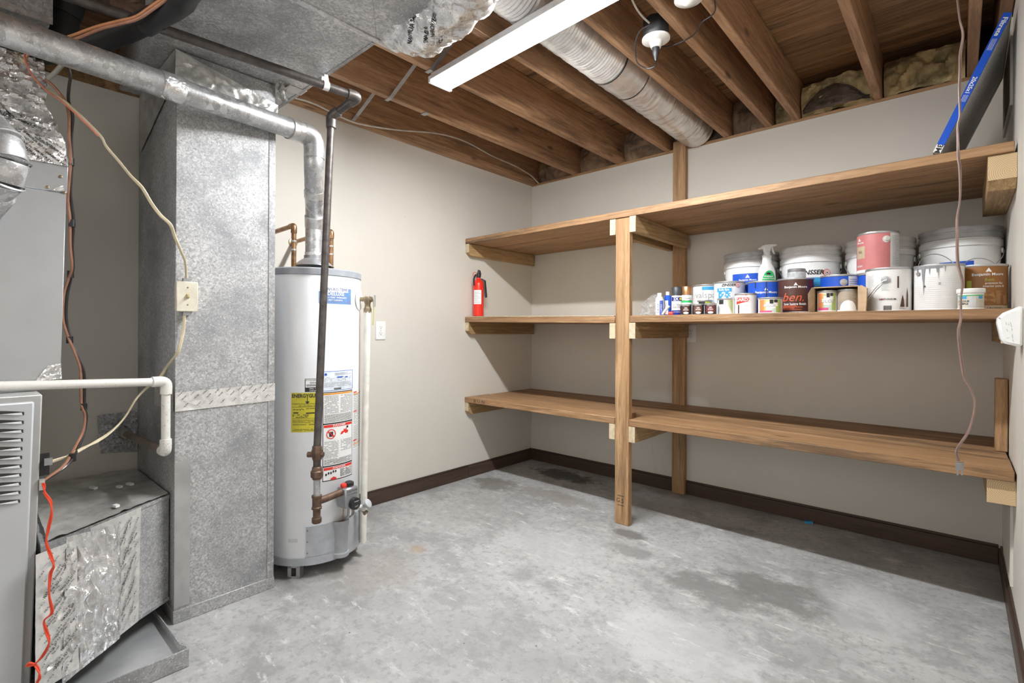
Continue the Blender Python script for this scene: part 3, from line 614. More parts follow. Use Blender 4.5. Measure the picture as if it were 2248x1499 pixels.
for z in (.115,.165,.215): m.cyl(hc,HR+.0058,th0+.02,th0+.034,z-.003,z+.003,BLK,1)
m.build('screw',cov)
# labels on the jacket
def rect(m,u0,u1,vtop,vbot,mat,e=.0006,uc=None):
    a,_=hit(u0,vtop); b,_=hit(u1,vtop); uc=uc or (u0+u1)/2; _,z1=hit(uc,vtop); _,z0=hit(uc,vbot); m.cyl(hc,HR+e,a,b,z0,z1,mat); return a,b,z0,z1
def lines(m,a,b,z0,z1,n,mat=BLK,fill=.8,h=.0012,e=.0012,seed=0,seg=3):
    rnd=random.Random(seed)
    for i in range(n):
        z=z1-(z1-z0)*(i+.5)/n; x=a
        while x<b-.006:
            w=min(b-x,rnd.uniform(.02,.07)); 
            if rnd.random()<fill+.1: m.cyl(hc,HR+e,x,x+w*.85,z-h,z+h,mat,1)
            x+=w
def T(m,s,size,u,v,mat,sx=1,e=.0016,shear=0,bold=0):
    a,z=hit(u,v); m.text(s,size,cylfn(hc,HR+e,a,z),mat,sx=sx,shear=shear,bold=bold)
m=MB(); rect(m,700,770.5,632,667,pm('sticker_blue',(.16,.28,.52),.35)); rect(m,700,764,630,640.5,WHITE,.0009); T(m,'ENVI-RO-TEMP',.0195,738,636,NAVY,.95); T(m,'DELUXE',.0225,738,645.5,WHITE,1.0,.0016,0,.03)
T(m,'· 6 YEAR* WARRANTY',.0098,741,653.5,WHITE,1,.0016,0,.02); T(m,'· SELF CLEANING',.0098,736,659,WHITE,1,.0016,0,.02); T(m,'USA',.007,764,664.5,RED); m.build('brand_sticker',t,'blue sticker reading ENVI-RO-TEMP DELUXE')
m=MB(); a,b,z0,z1=rect(m,669.5,709,831,860,BLK,.0006,688); rect(m,671,708,832,850,WHITE,.001,688); T(m,'IF YOU HAVE A P',.008,689,834.5,BLK,1.05); T(m,'DO NOT',.0095,692,840,BLK,1.1,bold=.02); lines(m,a+.03,b-.02,*[hit(688,v)[1] for v in (848,843)],2,seed=3,e=.0014); T(m,'CALL 1-800',.0085,690,853,WHITE,1,.0016,0,.02); lines(m,a+.02,b-.02,*[hit(688,v)[1] for v in (859,856)],1,WHITE,seed=2,e=.0014); m.build('caution_sticker',t)
m=MB(); a,b,z0,z1=rect(m,639.5,707,862,948.5,YEL,.0006,672); T(m,'ENERGYGUIDE',.0225,674,869,BLK,.86,bold=.03); T(m,'↓',.03,675,878,BLK) if False else None
ac,zc=hit(675,872); m.cyl(hc,HR+.0017,ac-.006,ac+.006,zc-.02,zc,BLK,1); fn=cylfn(hc,HR+.0017,ac,zc); m.add([fn(-.010,-.018),fn(.010,-.018),fn(0,-.030)],[(0,2,1)],BLK)
T(m,'Compare the Energy Use of this Water Heater',.0088,676,886,BLK,.8); T(m,'with others Before You Buy',.0088,678,890.5,BLK,.85)
lines(m,a+.04,b-.1,*[hit(672,v)[1] for v in (900,896)],2,seed=5,fill=.5); a2,_=hit(643,905); z_,=hit(672,906.5)[1:],
def hl(v0,v1,u0,u1,mat,e=.0012): 
    aa,_=hit(u0,v0); bb,_=hit(u1,v0); m.cyl(hc,HR+e,aa,bb,hit((u0+u1)/2,v1)[1],hit((u0+u1)/2,v0)[1],mat)
hl(905,907.5,644,655,BLK); hl(905,907.5,672,700,BLK); hl(893,893.6,642,704,BLK); hl(918,918.6,642,704,BLK); lines(m,a+.03,b-.25,*[hit(672,v)[1] for v in (917,909)],3,seed=9,fill=.4); lines(m,a+.03,b-.05,*[hit(672,v)[1] for v in (929,921)],3,seed=6,h=.0008); lines(m,a+.03,b-.05,*[hit(672,v)[1] for v in (934,930)],1,seed=7); lines(m,a+.03,b-.05,*[hit(672,v)[1] for v in (946,941)],2,seed=8,h=.0008); m.build('energy_sticker',t,'yellow ENERGYGUIDE sticker')
m=MB(); a,b,z0,z1=rect(m,709,774,814,857,BLUE,.0004,738); a_,b_,q0,q1=rect(m,709.8,773,815,856,pm('sticker_pale_blue',(.74,.80,.87),.4),.0008,738)
fn=cylfn(hc,HR+.0014,*hit(715,822)); m.add([fn(.006*cos(k*PI/6),.006*sin(k*PI/6)) for k in range(12)],[tuple(range(12))],BLUE); lines(m,hit(735,820)[0],b_-.05,q1-.018,q1-.006,3,GREY,h=.0009,seed=11); lines(m,a_+.02,b_-.02,q1-.045,q1-.024,4,GREY,.5,.001,seed=12); hl(826,828.5,740,752,BLUE,.0014); hl(825.5,827.5,757,763,BLUE,.0014); lines(m,a_+.02,b_-.02,q0+.014,q1-.048,6,GREY,h=.0007,seed=13)
for k in range(26): x=hit(733,852)[0]+k*.0065; m.cyl(hc,HR+.0014,x,x+(.003 if k%3 else .0045),q0+.002,q0+.011,BLK,1)
m.build('rating_sticker',t,'pale blue rating sticker with a barcode')
m=MB(); a,b,z0,z1=rect(m,708.5,773,859,1052,BLK,.0005,740); _,zA=hit(740,928); _,zB=hit(740,1020); ai,bi=a+.014,b-.014
m.cyl(hc,HR+.0009,ai,bi,zA+.003,z1-.004,WHITE); m.cyl(hc,HR+.0009,ai,bi,zB+.003,zA-.003,WHITE); m.cyl(hc,HR+.0009,ai,bi,z0+.004,zB-.003,WHITE)
m.cyl(hc,HR+.0013,ai,bi,z1-.013,z1-.005,ORA); zt=z1-.016; mid=(ai+bi)/2
lines(m,ai+.02,mid-.02,zA+.045,zt,14,seed=21,h=.0008,e=.0014); lines(m,mid+.02,bi-.02,zA+.045,zt,14,seed=22,h=.0008,e=.0014); lines(m,ai+.02,bi-.02,zA+.006,zA+.042,8,seed=23,fill=.95,h=.0008,e=.0014)
for zz in (zA-.005,zB-.005):
    m.cyl(hc,HR+.0013,ai+.01,bi-.01,zz-.012,zz,RED); m.text('DANGER',.011,cylfn(hc,HR+.0018,mid,zz-.006),WHITE,sx=1.5,bold=.02)
# no-fuel circle and flames
fn=cylfn(hc,HR+.0016,ai+.16,zA-.047); R_=.022
m.add([fn(R_*k*cos(2*PI*i/24),R_*k*sin(2*PI*i/24)) for k in (1,.83) for i in range(24)],[(i,(i+1)%24,24+(i+1)%24,24+i) for i in range(24)],RED)
m.add([fn(-.009,-.012),fn(.009,-.012),fn(.009,.010),fn(-.009,.010)],[(0,1,2,3)],BLK); fn2=cylfn(hc,HR+.002,ai+.16,zA-.047); m.add([fn2(-.017,.011),fn2(-.012,.015),fn2(.017,-.011),fn2(.012,-.015)],[(0,3,2,1)],RED)
fn=cylfn(hc,HR+.0016,mid+.13,zA-.045); m.add([fn(x,y) for x,y in [(-.026,-.010),(.018,-.008),(.022,.004),(.012,.006),(.010,.018),(.002,.008),(-.004,.016),(-.008,.004),(-.016,.004)]],[tuple(range(9))],RED); m.add([fn(x,y) for x,y in [(.012,.014),(.022,.016),(.020,.026),(.010,.024)]],[(0,1,2,3)],BLK)
lines(m,ai+.02,mid-.02,zB+.035,zA-.078,12,seed=31,h=.0008,e=.0014); lines(m,mid+.03,bi-.02,zB+.06,zA-.078,8,seed=32,h=.0008,e=.0014); lines(m,ai+.02,bi-.02,zB+.006,zB+.032,6,seed=33,h=.0008,e=.0014)
fn=cylfn(hc,HR+.0016,ai+.16,zB-.036)
for k in range(5): m.add([fn(-.022+k*.011+.004*cos(2*PI*i/10),.006*((k+1)//2*.8)+.006*sin(2*PI*i/10)) for i in range(10)],[tuple(range(10))],BLK)
m.add([fn(x,y-.022) for x,y in [(-.004,0),(.012,.009),(.026,.002),(.024,-.006),(.004,-.006)]],[(0,4,3,2,1)],RED)
lines(m,mid+.02,bi-.02,z0+.01,zB-.02,9,seed=35,h=.0009,e=.0014); m.build('warning_sticker',t,'tall black framed warning label with red DANGER bands')
m=MB(); a,b,z0,z1=rect(m,775,790,858,985,WHITE,.0005,778); lines(m,a+.03,b-.02,z0+.004,z1-.01,34,seed=41,h=.0008,e=.001)
for v,mt in ((858,RED),(862,ORA),(900,RED),(963,RED),(971,ORA)): _,zz=hit(780,v); m.cyl(hc,HR+.0014,a+.01,a+(.16 if mt is RED else .5),zz-.007,zz-.002,mt)
m.build('side_sticker',t); m=MB(); rect(m,633,653,1183,1191,LGREY,.0006); m.build('small_plate',t)
m=MB(); a,z=hit(792,690); m.cyl(hc,HR+.0008,a-.03,a+.04,z-.035,z-.005,GREY); m.build('small_plate',t)
# gas control valve
ga,gz=hit(750,1085); gr=V((cos(ga),sin(ga),0)); gs=V((-sin(ga),cos(ga),0)); gc=V((hx,hy,gz))+gr*(HR+.042)
m=MB().obox(gc,gr*.032,gs*.036,V((0,0,.045)),pm('gas_valve_grey',(.38,.39,.40),.4,.6)); vb=m.build('gas_valve',t,bevel=.006)
MB().obox(gc-gr*.034,gr*.012,gs*.02,V((0,0,.02)),STEEL).build('mount',vb)
m=MB(); fn=lambda a,b:gc+gr*.0328+gs*a+V((0,0,b)); m.text('CAUTION',.012,fn,BLK,0,.03); m.text('GAS CONTROL',.008,fn,BLK,0,.016); m.build('engraving',vb)
dc=gc+gr*.032+gs*.008-V((0,0,.028)); MB().lathe(dc,[(.027,0),(.028,.010),(.026,.018),(.018,.021)],BLACKP,28,gr).build('temperature_dial',vb)
m=MB(); m.text('WARM',.008,lambda a,b:dc+gr*.0215+gs*a+V((0,0,b)),WHITE,0,.012); m.text('HOT',.008,lambda a,b:dc+gr*.0215+gs*a+V((0,0,b)),WHITE,.0,-.010); m.build('dial_print',vb)
MB().lathe(gc+V((0,0,.045))-gs*.022,[(.012,0),(.014,.004),(.014,.014),(.011,.018)],RED,18).build('red_button',vb)
MB().lathe(gc+V((0,0,.045))+gs*.008,[(.019,0),(.022,.006),(.022,.016),(.012,.022)],BLACKP,9,smooth=False).build('control_knob',vb)
for s,r_,mt in ((.006,.0065,STEEL),(-.022,.002,COPPER),(.026,.003,STEEL),(.034,.003,BRASS)):
    top=gc+gs*s-V((0,0,.044)); MB().tube([top,top-V((0,0,.05))-gs*.004,bc+V((0,0,.225))+gs*s*.5],r_,mt,8,sm=3).build('burner_tube',t)
da,dz=hit(776,1112); dr=V((cos(da),sin(da),0)); dp=V((hx,hy,dz)); m=MB(); m.lathe(dp+dr*(HR-.004),[(.024,0),(.024,.006),(.013,.01),(.013,.05),(.017,.052),(.017,.062)],PVC,20,dr); m.lathe(dp+dr*(HR+.05)+V((0,0,.004)),[(.01,0),(.01,.02),(.022,.022),(.022,.034),(.018,.037)],GREYP,12,(dr+V((0,0,.7))).normalized(),smooth=False); m.lathe(dp+dr*(HR+.035),[(.009,0),(.009,.03),(.012,.031),(.012,.042)],BRASS,14,(dr*.5-V((0,0,1))+V((0,.5,0))).normalized()); m.build('drain_valve',t)
# relief valve and discharge pipe
rp=P(807,657,d=P(805,657,x=.59).length and ((P(805,657,x=.60)-CAM).dot(cF))); ra=math.atan2(rp.y-hy,rp.x-hx); rr=V((cos(ra),sin(ra),0)); hp=V((hx,hy,rp.z))
MB().lathe(hp+rr*(HR-.002),[(.055,0),(.055,.004),(.05,.006)],WHITEP,28,rr).build('escutcheon',t)
m=MB(); m.tube([hp+rr*(HR),rp],.0105,BRASS,12); m.lathe(rp-V((0,0,.045)),[(.0185,-.02),(.0185,.0),(.015,.004),(.013,.02),(.017,.035),(.019,.05),(.013,.06)],BRASS,6,smooth=False)
m.tube([rp,rp+cR*.022],.013,BRASS,12); m.obox(rp+cR*.034-V((0,0,.008)),cR*.003,cF*.006,V((0,0,.028)),STEEL); m.build('relief_valve',t)
m=MB(); q0=rp+cR*.028; m.tube([q0,q0+V((.004,0,-.05)),q0+V((0,0,-.11)),q0+V((-.002,0,-.125))],.003,pm('yellow_tag',(.62,.56,.2),.5),6); m.build('tag',t)
bt=V((rp.x-.012,rp.y-.012,.075)); MB().tube([rp-V((0,0,.06)),bt],.0165,pm('discharge_pipe_cream',(.80,.78,.72),.4),16).build('discharge_pipe',t)

# draft hood + vent pipe
vp=thing('vent_pipe','galvanized vent pipe rising from the water heater and crossing to the upper left','pipe',(hx,hy,1.386))
MB().lathe((hx,hy,0),[(.092,1.408),(.090,1.412),(.062,1.436),(.046,1.446),(.046,1.46)],STEEL,36,cap=False).build('draft_hood',vp)
for a in (.2,2.3,4.4): MB().obox((hx+.084*cos(a),hy+.084*sin(a),1.398),(.003,0,0),(0,.008,0),(0,0,.0135),STEEL).build('hood_bracket',vp)
vr=.0405
s1=P(690,300,x=.585); e1=P(0,63,x=.80); dirn=(e1-s1).normalized(); e1=e1+dirn*.35
MB().tube([V((hx,hy,1.445)),V((hx,hy,1.60))],vr,GALVP,28).build('stack_section',vp)
MB().tube([V((hx,hy,1.44)),V((hx,hy,1.475))],vr+.002,FOIL,28,wob=.03).build('foil_wrap',vp,'crumpled foil collar at the foot of the stack')
o1=V((hx,hy,1.60)); o4=V((s1.x,s1.y,s1.z-.10)); o2=o1.lerp(o4,.28)+V((0,0,.0)); o2.x=hx+.01
MB().tube([o1,o1+V((.004,0,.05)),o1.lerp(o4,.5),o4-V((.004,0,.03)),o4],vr+.001,GALVP,28,sm=2).build('stack_section',vp)
for f,rad,ln_ in ((.0,vr+.0025,.05),(.45,vr+.004,.03),(.92,vr+.003,.035)):
    c_=o1.lerp(o4,f); c2_=o1.lerp(o4,min(1,f+ln_/.3)); MB().tube([c_,c_.lerp(c2_,.5),c2_],rad,TAPE,28,wob=.02).build('tape_band',vp)
el=[o4,o4+V((0,0,.045)),s1+V((0,0,-.015))+dirn*.012,s1+dirn*.055,s1+dirn*.10]
MB().tube(el,vr+.004,GALVP,28,sm=2).build('elbow',vp)
MB().tube([s1+dirn*.075,s1+dirn*.13],vr+.006,TAPE,28,wob=.02).build('tape_band',vp)
MB().tube([s1+dirn*.10,s1+dirn*.56],vr,GALVP,32).build('pipe_section',vp)
MB().tube([s1+dirn*.55,e1],vr+.0025,GALVP,32).build('pipe_section',vp)
pt=P(372,197,x=s1.x+(e1.x-s1.x)*.42); ft=((pt-s1).dot(dirn)); MB().tube([s1+dirn*(ft-.035),s1+dirn*(ft+.035)],vr+.005,FOIL,32,wob=.02).build('tape_band',vp,'crinkled foil tape joint')

# copper pipes
def cop(base,lb,wally,zt):
    b=V(base); t=thing('copper_pipe',lb,'pipe',(b.x,b.y,1.386),'copper water pipes over the heater'); r=.011
    MB().tube([V((b.x,b.y,1.385)),V((b.x,b.y,zt-.03))],r,COPPER,14).build('riser',t)
    MB().tube([V((b.x,b.y,zt-.035)),V((b.x,b.y,zt-.008)),V((b.x-.010,b.y,zt)),V((b.x-.035,b.y,zt))],r+.0025,COPPER,14,sm=3).build('elbow',t)
    MB().tube([V((b.x-.03,b.y,zt)),V((.002,wally,zt-.006))],r,COPPER,14).build('run',t)
    for z in (zt-.07,zt-.11): MB().tube([V((b.x,b.y,z)),V((b.x,b.y,z-.008))],r+.0018,SOLDER,14).build('solder_joint',t)
    MB().lathe((.0005,wally,zt-.006),[(.026,0),(.024,.005),(.012,.007)],BRASS,18,(1,0,0)).build('escutcheon',t)
q=P(645,540,x=.42); cop((.42,q.y),'left copper pipe rising from the heater beside the galvanized duct',q.y+.0,P(645,495,x=.42).z)
q=P(727,540,x=.42); cop((.42,q.y),'right copper pipe rising from the heater behind the gas pipe',q.y,P(727,508,x=.42).z)

# gas pipe
gp=thing('gas_pipe','dark iron gas pipe hung below the duct and dropping in front of the heater','pipe',(.70,-2.25,.28)); r=.0165
E1=P(785,213,z=2.10); S0=P(352,62,z=2.10); dS=(S0-E1).normalized()
MB().tube([S0+dS*1.2,E1-V((0,0,0))+dS*.01],r,IRON,18).build('horizontal_run',gp)
E2=P(727,256,x=.705); BT=P(696,988,x=.70)
MB().tube([E1+dS*.045,E1+dS*.012,E1+V((-.012,0,-.004)),E1.lerp(E2,.3)],r+.005,IRON,18,sm=3).build('elbow',gp)
MB().tube([E1,E2],r,IRON,18).build('offset_run',gp)
MB().tube([E2.lerp(E1,.28),E2+V((.006,0,0)),E2-V((0,0,.018)),E2-V((0,0,.05))],r+.005,IRON,18,sm=3).build('elbow',gp)
MB().tube([E2,BT],.0155,IRON,18).build('drop',gp)
ax=V((0,0,-1)); x0=BT.x; y0=BT.y
def zz_(v): return P(694,v,x=.70).z
m=MB().lathe((x0,y0,zz_(1010)),[(.018,0),(.021,.006),(.021,.014),(.024,.02),(.024,.04),(.021,.046),(.021,.056),(.018,.062)],IRONR,8,smooth=False); m.tube([V((x0,y0,zz_(998)))-cR*.04,V((x0,y0,zz_(998)))+cR*.028],.012,IRONR,8); m.build('gas_cock',gp)
MB().tube([V((x0,y0,zz_(1035))),V((x0,y0,zz_(1005)))],.0155,IRON,16).build('nipple',gp)
MB().lathe((x0,y0,zz_(1052)),[(.019,0),(.022,.008),(.027,.012),(.027,.034),(.022,.038),(.021,.05),(.017,.055)],IRONR,8,smooth=False).build('union',gp)
MB().tube([V((x0,y0,zz_(1092))),V((x0,y0,zz_(1050)))],.014,GALVP,16).build('nipple',gp,'galvanized nipple')
MB().lathe((x0,y0,zz_(1117)),[(.021,0),(.021,.008),(.0185,.01),(.0185,.047),(.021,.049),(.021,.058)],IRONR,18).build('tee',gp)
MB().tube([V((x0,y0,zz_(1145))),V((x0,y0,zz_(1115)))],.0155,IRONR,16).build('drip_leg',gp)
MB().lathe((x0,y0,zz_(1148)),[(.017,0),(.02,.004),(.02,.022),(.017,.024)],IRONR,18).build('end_cap',gp)
ge=gc-gs*.036; MB().tube([V((x0,y0,zz_(1101))),V((x0,y0,zz_(1101)))+ (ge-V((x0,y0,ge.z)))*.35,V((ge.x,ge.y,zz_(1098)))],.0155,IRONR,16,sm=3).build('branch',gp)
# hanger
hp_=E1+dS*.14; m=MB().lathe(hp_,[(.0185,-.012),(.0185,.012)],LAMPH,20,dS,cap=False); m.add([hp_+V((.012,-.010,.012)),hp_+V((.012,.010,.012)),hp_+V((-.006,.004,.10)),hp_+V((-.006,-.004,.10))],[(0,1,2,3)],LAMPH); m.add([hp_+V((-.014,-.010,.010)),hp_+V((-.014,.010,.010)),hp_+V((-.02,.004,.12)),hp_+V((-.02,-.004,.12))],[(0,1,2,3)],LAMPH); m.build('hanger_strap',gp,'white perforated hanger strap')

# ================================================================== DUCTWORK
# riser
ry0,ry1,rx=-2.774,-2.411,.567
t=thing('duct_riser','tall rectangular galvanized duct standing on the floor beside the heater','duct',(rx/2,(ry0+ry1)/2,0))
MB().box((.002,ry0,.045),(rx,ry1,2.148),GALV).build('body',t,bevel=.002)
m=MB().box((.002,ry0-.003,.0),(rx+.004,ry1+.003,.048),GALV); m.build('bottom_cap',t,bevel=.002)
MB().box((rx+.0005,ry1-.026,.05),(rx+.003,ry1,1.95),GALVD).build('corner_seam',t)
zt1=P(490,180,x=rx).z
for za,zb in ((P(490,232,x=rx).z,P(490,218,x=rx).z),): MB().box((rx,ry0-.004,za),(rx+.006,ry1+.008,zb+.012),GALV).build('drive_cleat',t)
def tape(nm,a,b,c,d,mat,nu,nv,amp,par,txt=None,lab=None,ts=.018,rot=.75,step=.075,seed=0,off=.002,fr=25,st=None,sag=0):
    m=MB(); g=foilface(m,a,b,c,d,mat,nu,nv,amp,fr,seed,True,sag,st)
    if txt:
        a,b,c,d=map(V,(a,b,c,d)); n=(b-a).cross(d-a).normalized(); Lu=(b-a).length; Lv=(d-a).length; us=int(Lu/step)+2; vs=int(Lv/step)+2
        for i in range(us):
            for j in range(vs):
                uu=(i+.5*(j%2))*step/Lu; vv=(j+.35)*step/Lv
                for k,(s_,dy) in enumerate(txt):
                    V0,F0=textmesh(s_,0,.02); out=[]; ok=True
                    for (x,y) in V0:
                        x*=.78*ts*(1 if k==0 else .6);y=y*ts*(1 if k==0 else .6)+dy*ts; X=x*cos(rot)-y*sin(rot);Y=x*sin(rot)+y*cos(rot); pu=uu+X/Lu; pv=vv+Y/Lv
                        if not(0.01<pu<.99 and .01<pv<.99): ok=False
                        pu=min(.995,max(.005,pu)); pv=min(.995,max(.005,pv)); out.append(g(pu,pv)+n*off)
                    if ok: m.add(out,F0,BLK)
    return m.build(nm,par,lab)
NT=[('NASHUA 367-17',0),('FOIL TAPE',-1.1),('UL 181 ®',.95)]
x_=rx+.004
zc0,zc1=P(490,893,x=rx).z,P(490,851,x=rx).z
tape('foil_tape',(x_,ry0,zc0),(x_,ry1+.002,zc0+.006),(x_,ry1+.002,zc1+.004),(x_,ry0,zc1-.005),TAPEW,60,10,.002,t,NT,'white printed foil tape band',.0095,.75,.042,1)
tape('foil_tape',(.30,ry0-.004,zc0+.0),(rx,ry0-.004,zc0),(rx,ry0-.004,zc1),(.30,ry0-.004,zc1),TAPE,24,8,.003,t)
tape('foil_tape',(x_,ry0,.06),(x_,ry0+.05,.06),(x_,ry0+.052,.62),(x_,ry0,.60),pm('dull_foil_tape',(.52,.52,.51),.5,.6,.08,8,.3,25),8,40,.0012,t)
za=P(490,212,x=rx).z; tape('foil_tape',(x_+.004,ry0-.006,2.05),(x_+.004,ry1+.008,1.985),(x_+.004,ry1+.008,2.062),(x_+.006,ry0-.006,2.146),TAPE,70,14,.006,t,None,'wrinkled foil tape under the overhead duct',fr=14)
tape('foil_tape',(.05,ry0-.006,1.88),(rx+.004,ry0-.006,2.04),(rx+.004,ry0-.006,2.146),(.05,ry0-.006,2.146),DULLT,40,24,.012,t,None,fr=9)
# trunk
t=thing('trunk_duct','large galvanized rectangular duct overhead running to the right','duct',(1.2,-2.57,2.15)); ty0,ty1=-2.845,-2.303
xs=1.178
m=MB().box((-.0+.004,ty0,2.15),(xs-.012,ty1,2.352),GALV2); m.build('duct_section',t); MB().box((xs+.012,ty0,2.15),(2.55,ty1,2.352),GALV2).build('duct_section',t)
MB().box((xs-.013,ty0-.004,2.146),(xs+.013,ty1+.004,2.354),GALVP).build('drive_cleat',t,bevel=.002)
m=MB().box((.03,ty1-.012,2.1475),(xs-.02,ty1+.0015,2.1505),GALVD); m.build('edge_seam',t)
m=MB(); 
for (a,b) in (((xs+.02,ty0+.02),(xs+.7,ty1-.02)),((xs+.02,ty1-.02),(xs+.7,ty0+.02))):
    A_=V((*a,2.1494));B_=V((*b,2.1494)); d_=(B_-A_).normalized(); s_=V((-d_.y,d_.x,0))*.0012; m.add([A_-s_,A_+s_,B_+s_,B_-s_],[(0,1,2,3)],GALVD)
m.build('cross_break',t)
# foil flap hanging at the riser top
m=MB(); c_=P(622,190,x=.60); m.grid(lambda u,v:c_+V((.02*sin(5*v+u),(u-.5)*.07*(1-.5*v)+.008*sin(9*v),-.10*v+.04+.006*sin(8*u)))+V((crum(V((u,v,0)),.02,4),0,0)),10,10,DULLT); m.build('loose_tape_flap',t,'loose curled flap of foil tape')
MB().obox(P(640,195,z=2.1485),(.03,.0,0),(0,.055,0),(0,0,.0008),pm('grey_patch',(.55,.55,.55),.5,.3)).build('metal_patch',t)
# foil wrapped take-off beside the trunk
t=thing('foil_takeoff','crumpled foil-wrapped duct branch bulging beside the overhead duct','duct',P(930,60,z=2.2))
ctrl=[P(838,66,z=2.25),P(872,48,z=2.235),P(930,26,z=2.235),P(985,-20,z=2.24),P(1040,-90,z=2.25)]
ps=cr(ctrl,14); n=len(ps); rs=[.055+.075*min(1,i/(n*.36)) if i<n*.36 else .13 for i in range(n)]
m=MB(); tmp=MB(); tmp.tube(ps,rs,FOIL,44); 
for i,v in enumerate(tmp.v): pass
cs=[]
for i in range(n):
    ring=tmp.v[i*44:(i+1)*44]; c0=ps[i]
    for k in range(44):
        d_=(ring[k]-c0); tmp.v[i*44+k]=c0+d_*(1+crum(ring[k],.16,11,3))
        if tmp.v[i*44+k].z>2.345: tmp.v[i*44+k].z=2.345
fw=tmp.build('foil_wrap',t)
m=MB()
for (u,v,s_,r_) in ((905,57,'NASHUA 367-17',1.2),(937,72,'SMACNA',1.35),(950,62,'APPROVED',1.35),(965,92,'CMC',1.2)):
    decal(m,fw,u,v,[(s_,.020,0,0,r_)])
tk=m.build('print',t)
for vtx in tk.data.vertices: pass

# second duct at the top left corner, black pipes, insulated lines
t=thing('plenum_duct','galvanized duct corner at the top left above the vent pipe','duct',(.4,-3.3,2.12))
cx1=P(112,48,z=2.13); m=MB().box((.05,-4.4,2.13),(cx1.x,cx1.y,2.352),GALVD); m.build('body',t,bevel=.002); MB().box((cx1.x-.002,-4.4,2.122),(cx1.x+.006,cx1.y+.004,2.142),GALVP).build('flange',t); MB().box((cx1.x-.02,cx1.y-.022,2.142),(cx1.x+.004,cx1.y+.004,2.351),GALVD).build('corner_seam',t)
t=thing('drain_stack','black plastic drain elbow above the vent pipe at the upper left','pipe',P(140,30,d=1.8))
MB().tube(PP([(133,95),(140,55),(150,10),(165,-40)],1.78),.041,BLACKP,22,sm=4).build('pipe',t)
MB().tube(PP([(143,32),(148,14),(155,-8)],1.775),.047,BLACKP,22,sm=3).build('hub',t); MB().tube(PP([(160,-15),(185,-2),(215,6),(250,8)],1.8,1.9),.034,BLACKP,20,sm=3).build('branch',t)
t=thing('iron_pipe','dark rusty iron pipe and tee at the top edge above the insulated line','pipe',P(270,20,d=1.75))
MB().tube(PP([(190,-18),(255,12),(300,30)],1.85,1.75),.023,IRONR,18,sm=3).build('pipe',t); MB().tube(PP([(262,12),(312,30)],1.77,1.74),.031,IRONR,18).build('tee',t); MB().tube(PP([(297,22),(300,-25)],1.745),.026,IRONR,18).build('branch',t)
t=thing('insulated_line','thick black foam-covered line curving from the left edge to the top','pipe',P(150,105,d=1.62))
ip=[(-60,140,1.60),(0,130,1.62),(60,122,1.63),(130,112,1.66),(200,96,1.66),(265,74,1.64),(330,44,1.59),(395,8,1.53)]
ipw=PP(ip,1.6); ipw=[V((.75,-4.6,2.02)),V((.85,-3.9,2.0))]+ipw+[V((ipw[-1].x+.14,ipw[-1].y+.0,2.098)),V((ipw[-1].x+.9,ipw[-1].y+.02,2.10))]
MB().tube(ipw,.034,BLKR,24,sm=8).build('foam_sleeve',t)
for (u,v,w,z_) in ((315,50,342,36),): MB().tube(PP([(u,v+4,1.605),(w,z_+3,1.59)],1.6),.0365,BLACKP,24).build('tape_band',t)
m=MB().tube(PP([(120,92,1.60),(165,76,1.58),(215,58,1.56),(262,46,1.545),(300,36,1.535),(335,12,1.52),(372,-12,1.5)],1.55),.0048,ORNG,10,sm=5); solo(m,'copper_cable','orange cable strapped to the black foam-covered line','cable')
m=MB().tube(PP([(120,98,1.60),(170,84,1.58),(220,64,1.56),(266,52,1.545),(303,41,1.535),(340,17,1.52),(378,-10,1.5)],1.55),.0048,COPC,10,sm=5); solo(m,'copper_cable','brown cable running just under the orange one at the top left','cable')
m=MB().tube(PP([(62,190,1.9),(95,178,1.9),(118,162,1.9),(138,140,1.9)],1.9),.008,WCABLE,10,sm=4); solo(m,'cable','grey cable curving behind the vent pipe above the foil plenum','cable')
m=MB().tube(PP([(140,70,2.2),(185,40,2.2),(230,15,2.2)],2.2),.006,WCABLE,8,sm=3); solo(m,'cable','pale cable in the dark joist bay over the insulated line','cable')

# ================================================================== FURNACE
fxp=.78
F1=P(76,875,x=fxp); zt_=P(76,872,x=fxp).z; lean=.022
def LN(x,y,z,zr=.9): return V((x,y+(z-zr)*lean*1.2,z))
t=thing('furnace','pale grey furnace cabinet with a louvered door at the left edge','furnace',(fxp-.3,-3.45,0))
ey=P(93,865,x=fxp-.012).y; yL=-3.9
def lbox(m,x0,x1,y0,y1,z0,z1,mat): m.hexa([LN(x0,y0,z0),LN(x1,y0,z0),LN(x1,y1,z0),LN(x0,y1,z0),LN(x0,y0,z1),LN(x1,y0,z1),LN(x1,y1,z1),LN(x0,y1,z1)],mat)
m=MB(); lbox(m,fxp-.6,fxp-.012,yL,ey,0.0,zt_+.006,FURNE); m.build('cabinet',t,bevel=.003)
m=MB(); lbox(m,fxp-.011,fxp,yL+.02,F1.y,.03,zt_-.012,FURN); dr_=m.build('louvered_door',t,bevel=.004)
MB().add([],[],FURN)
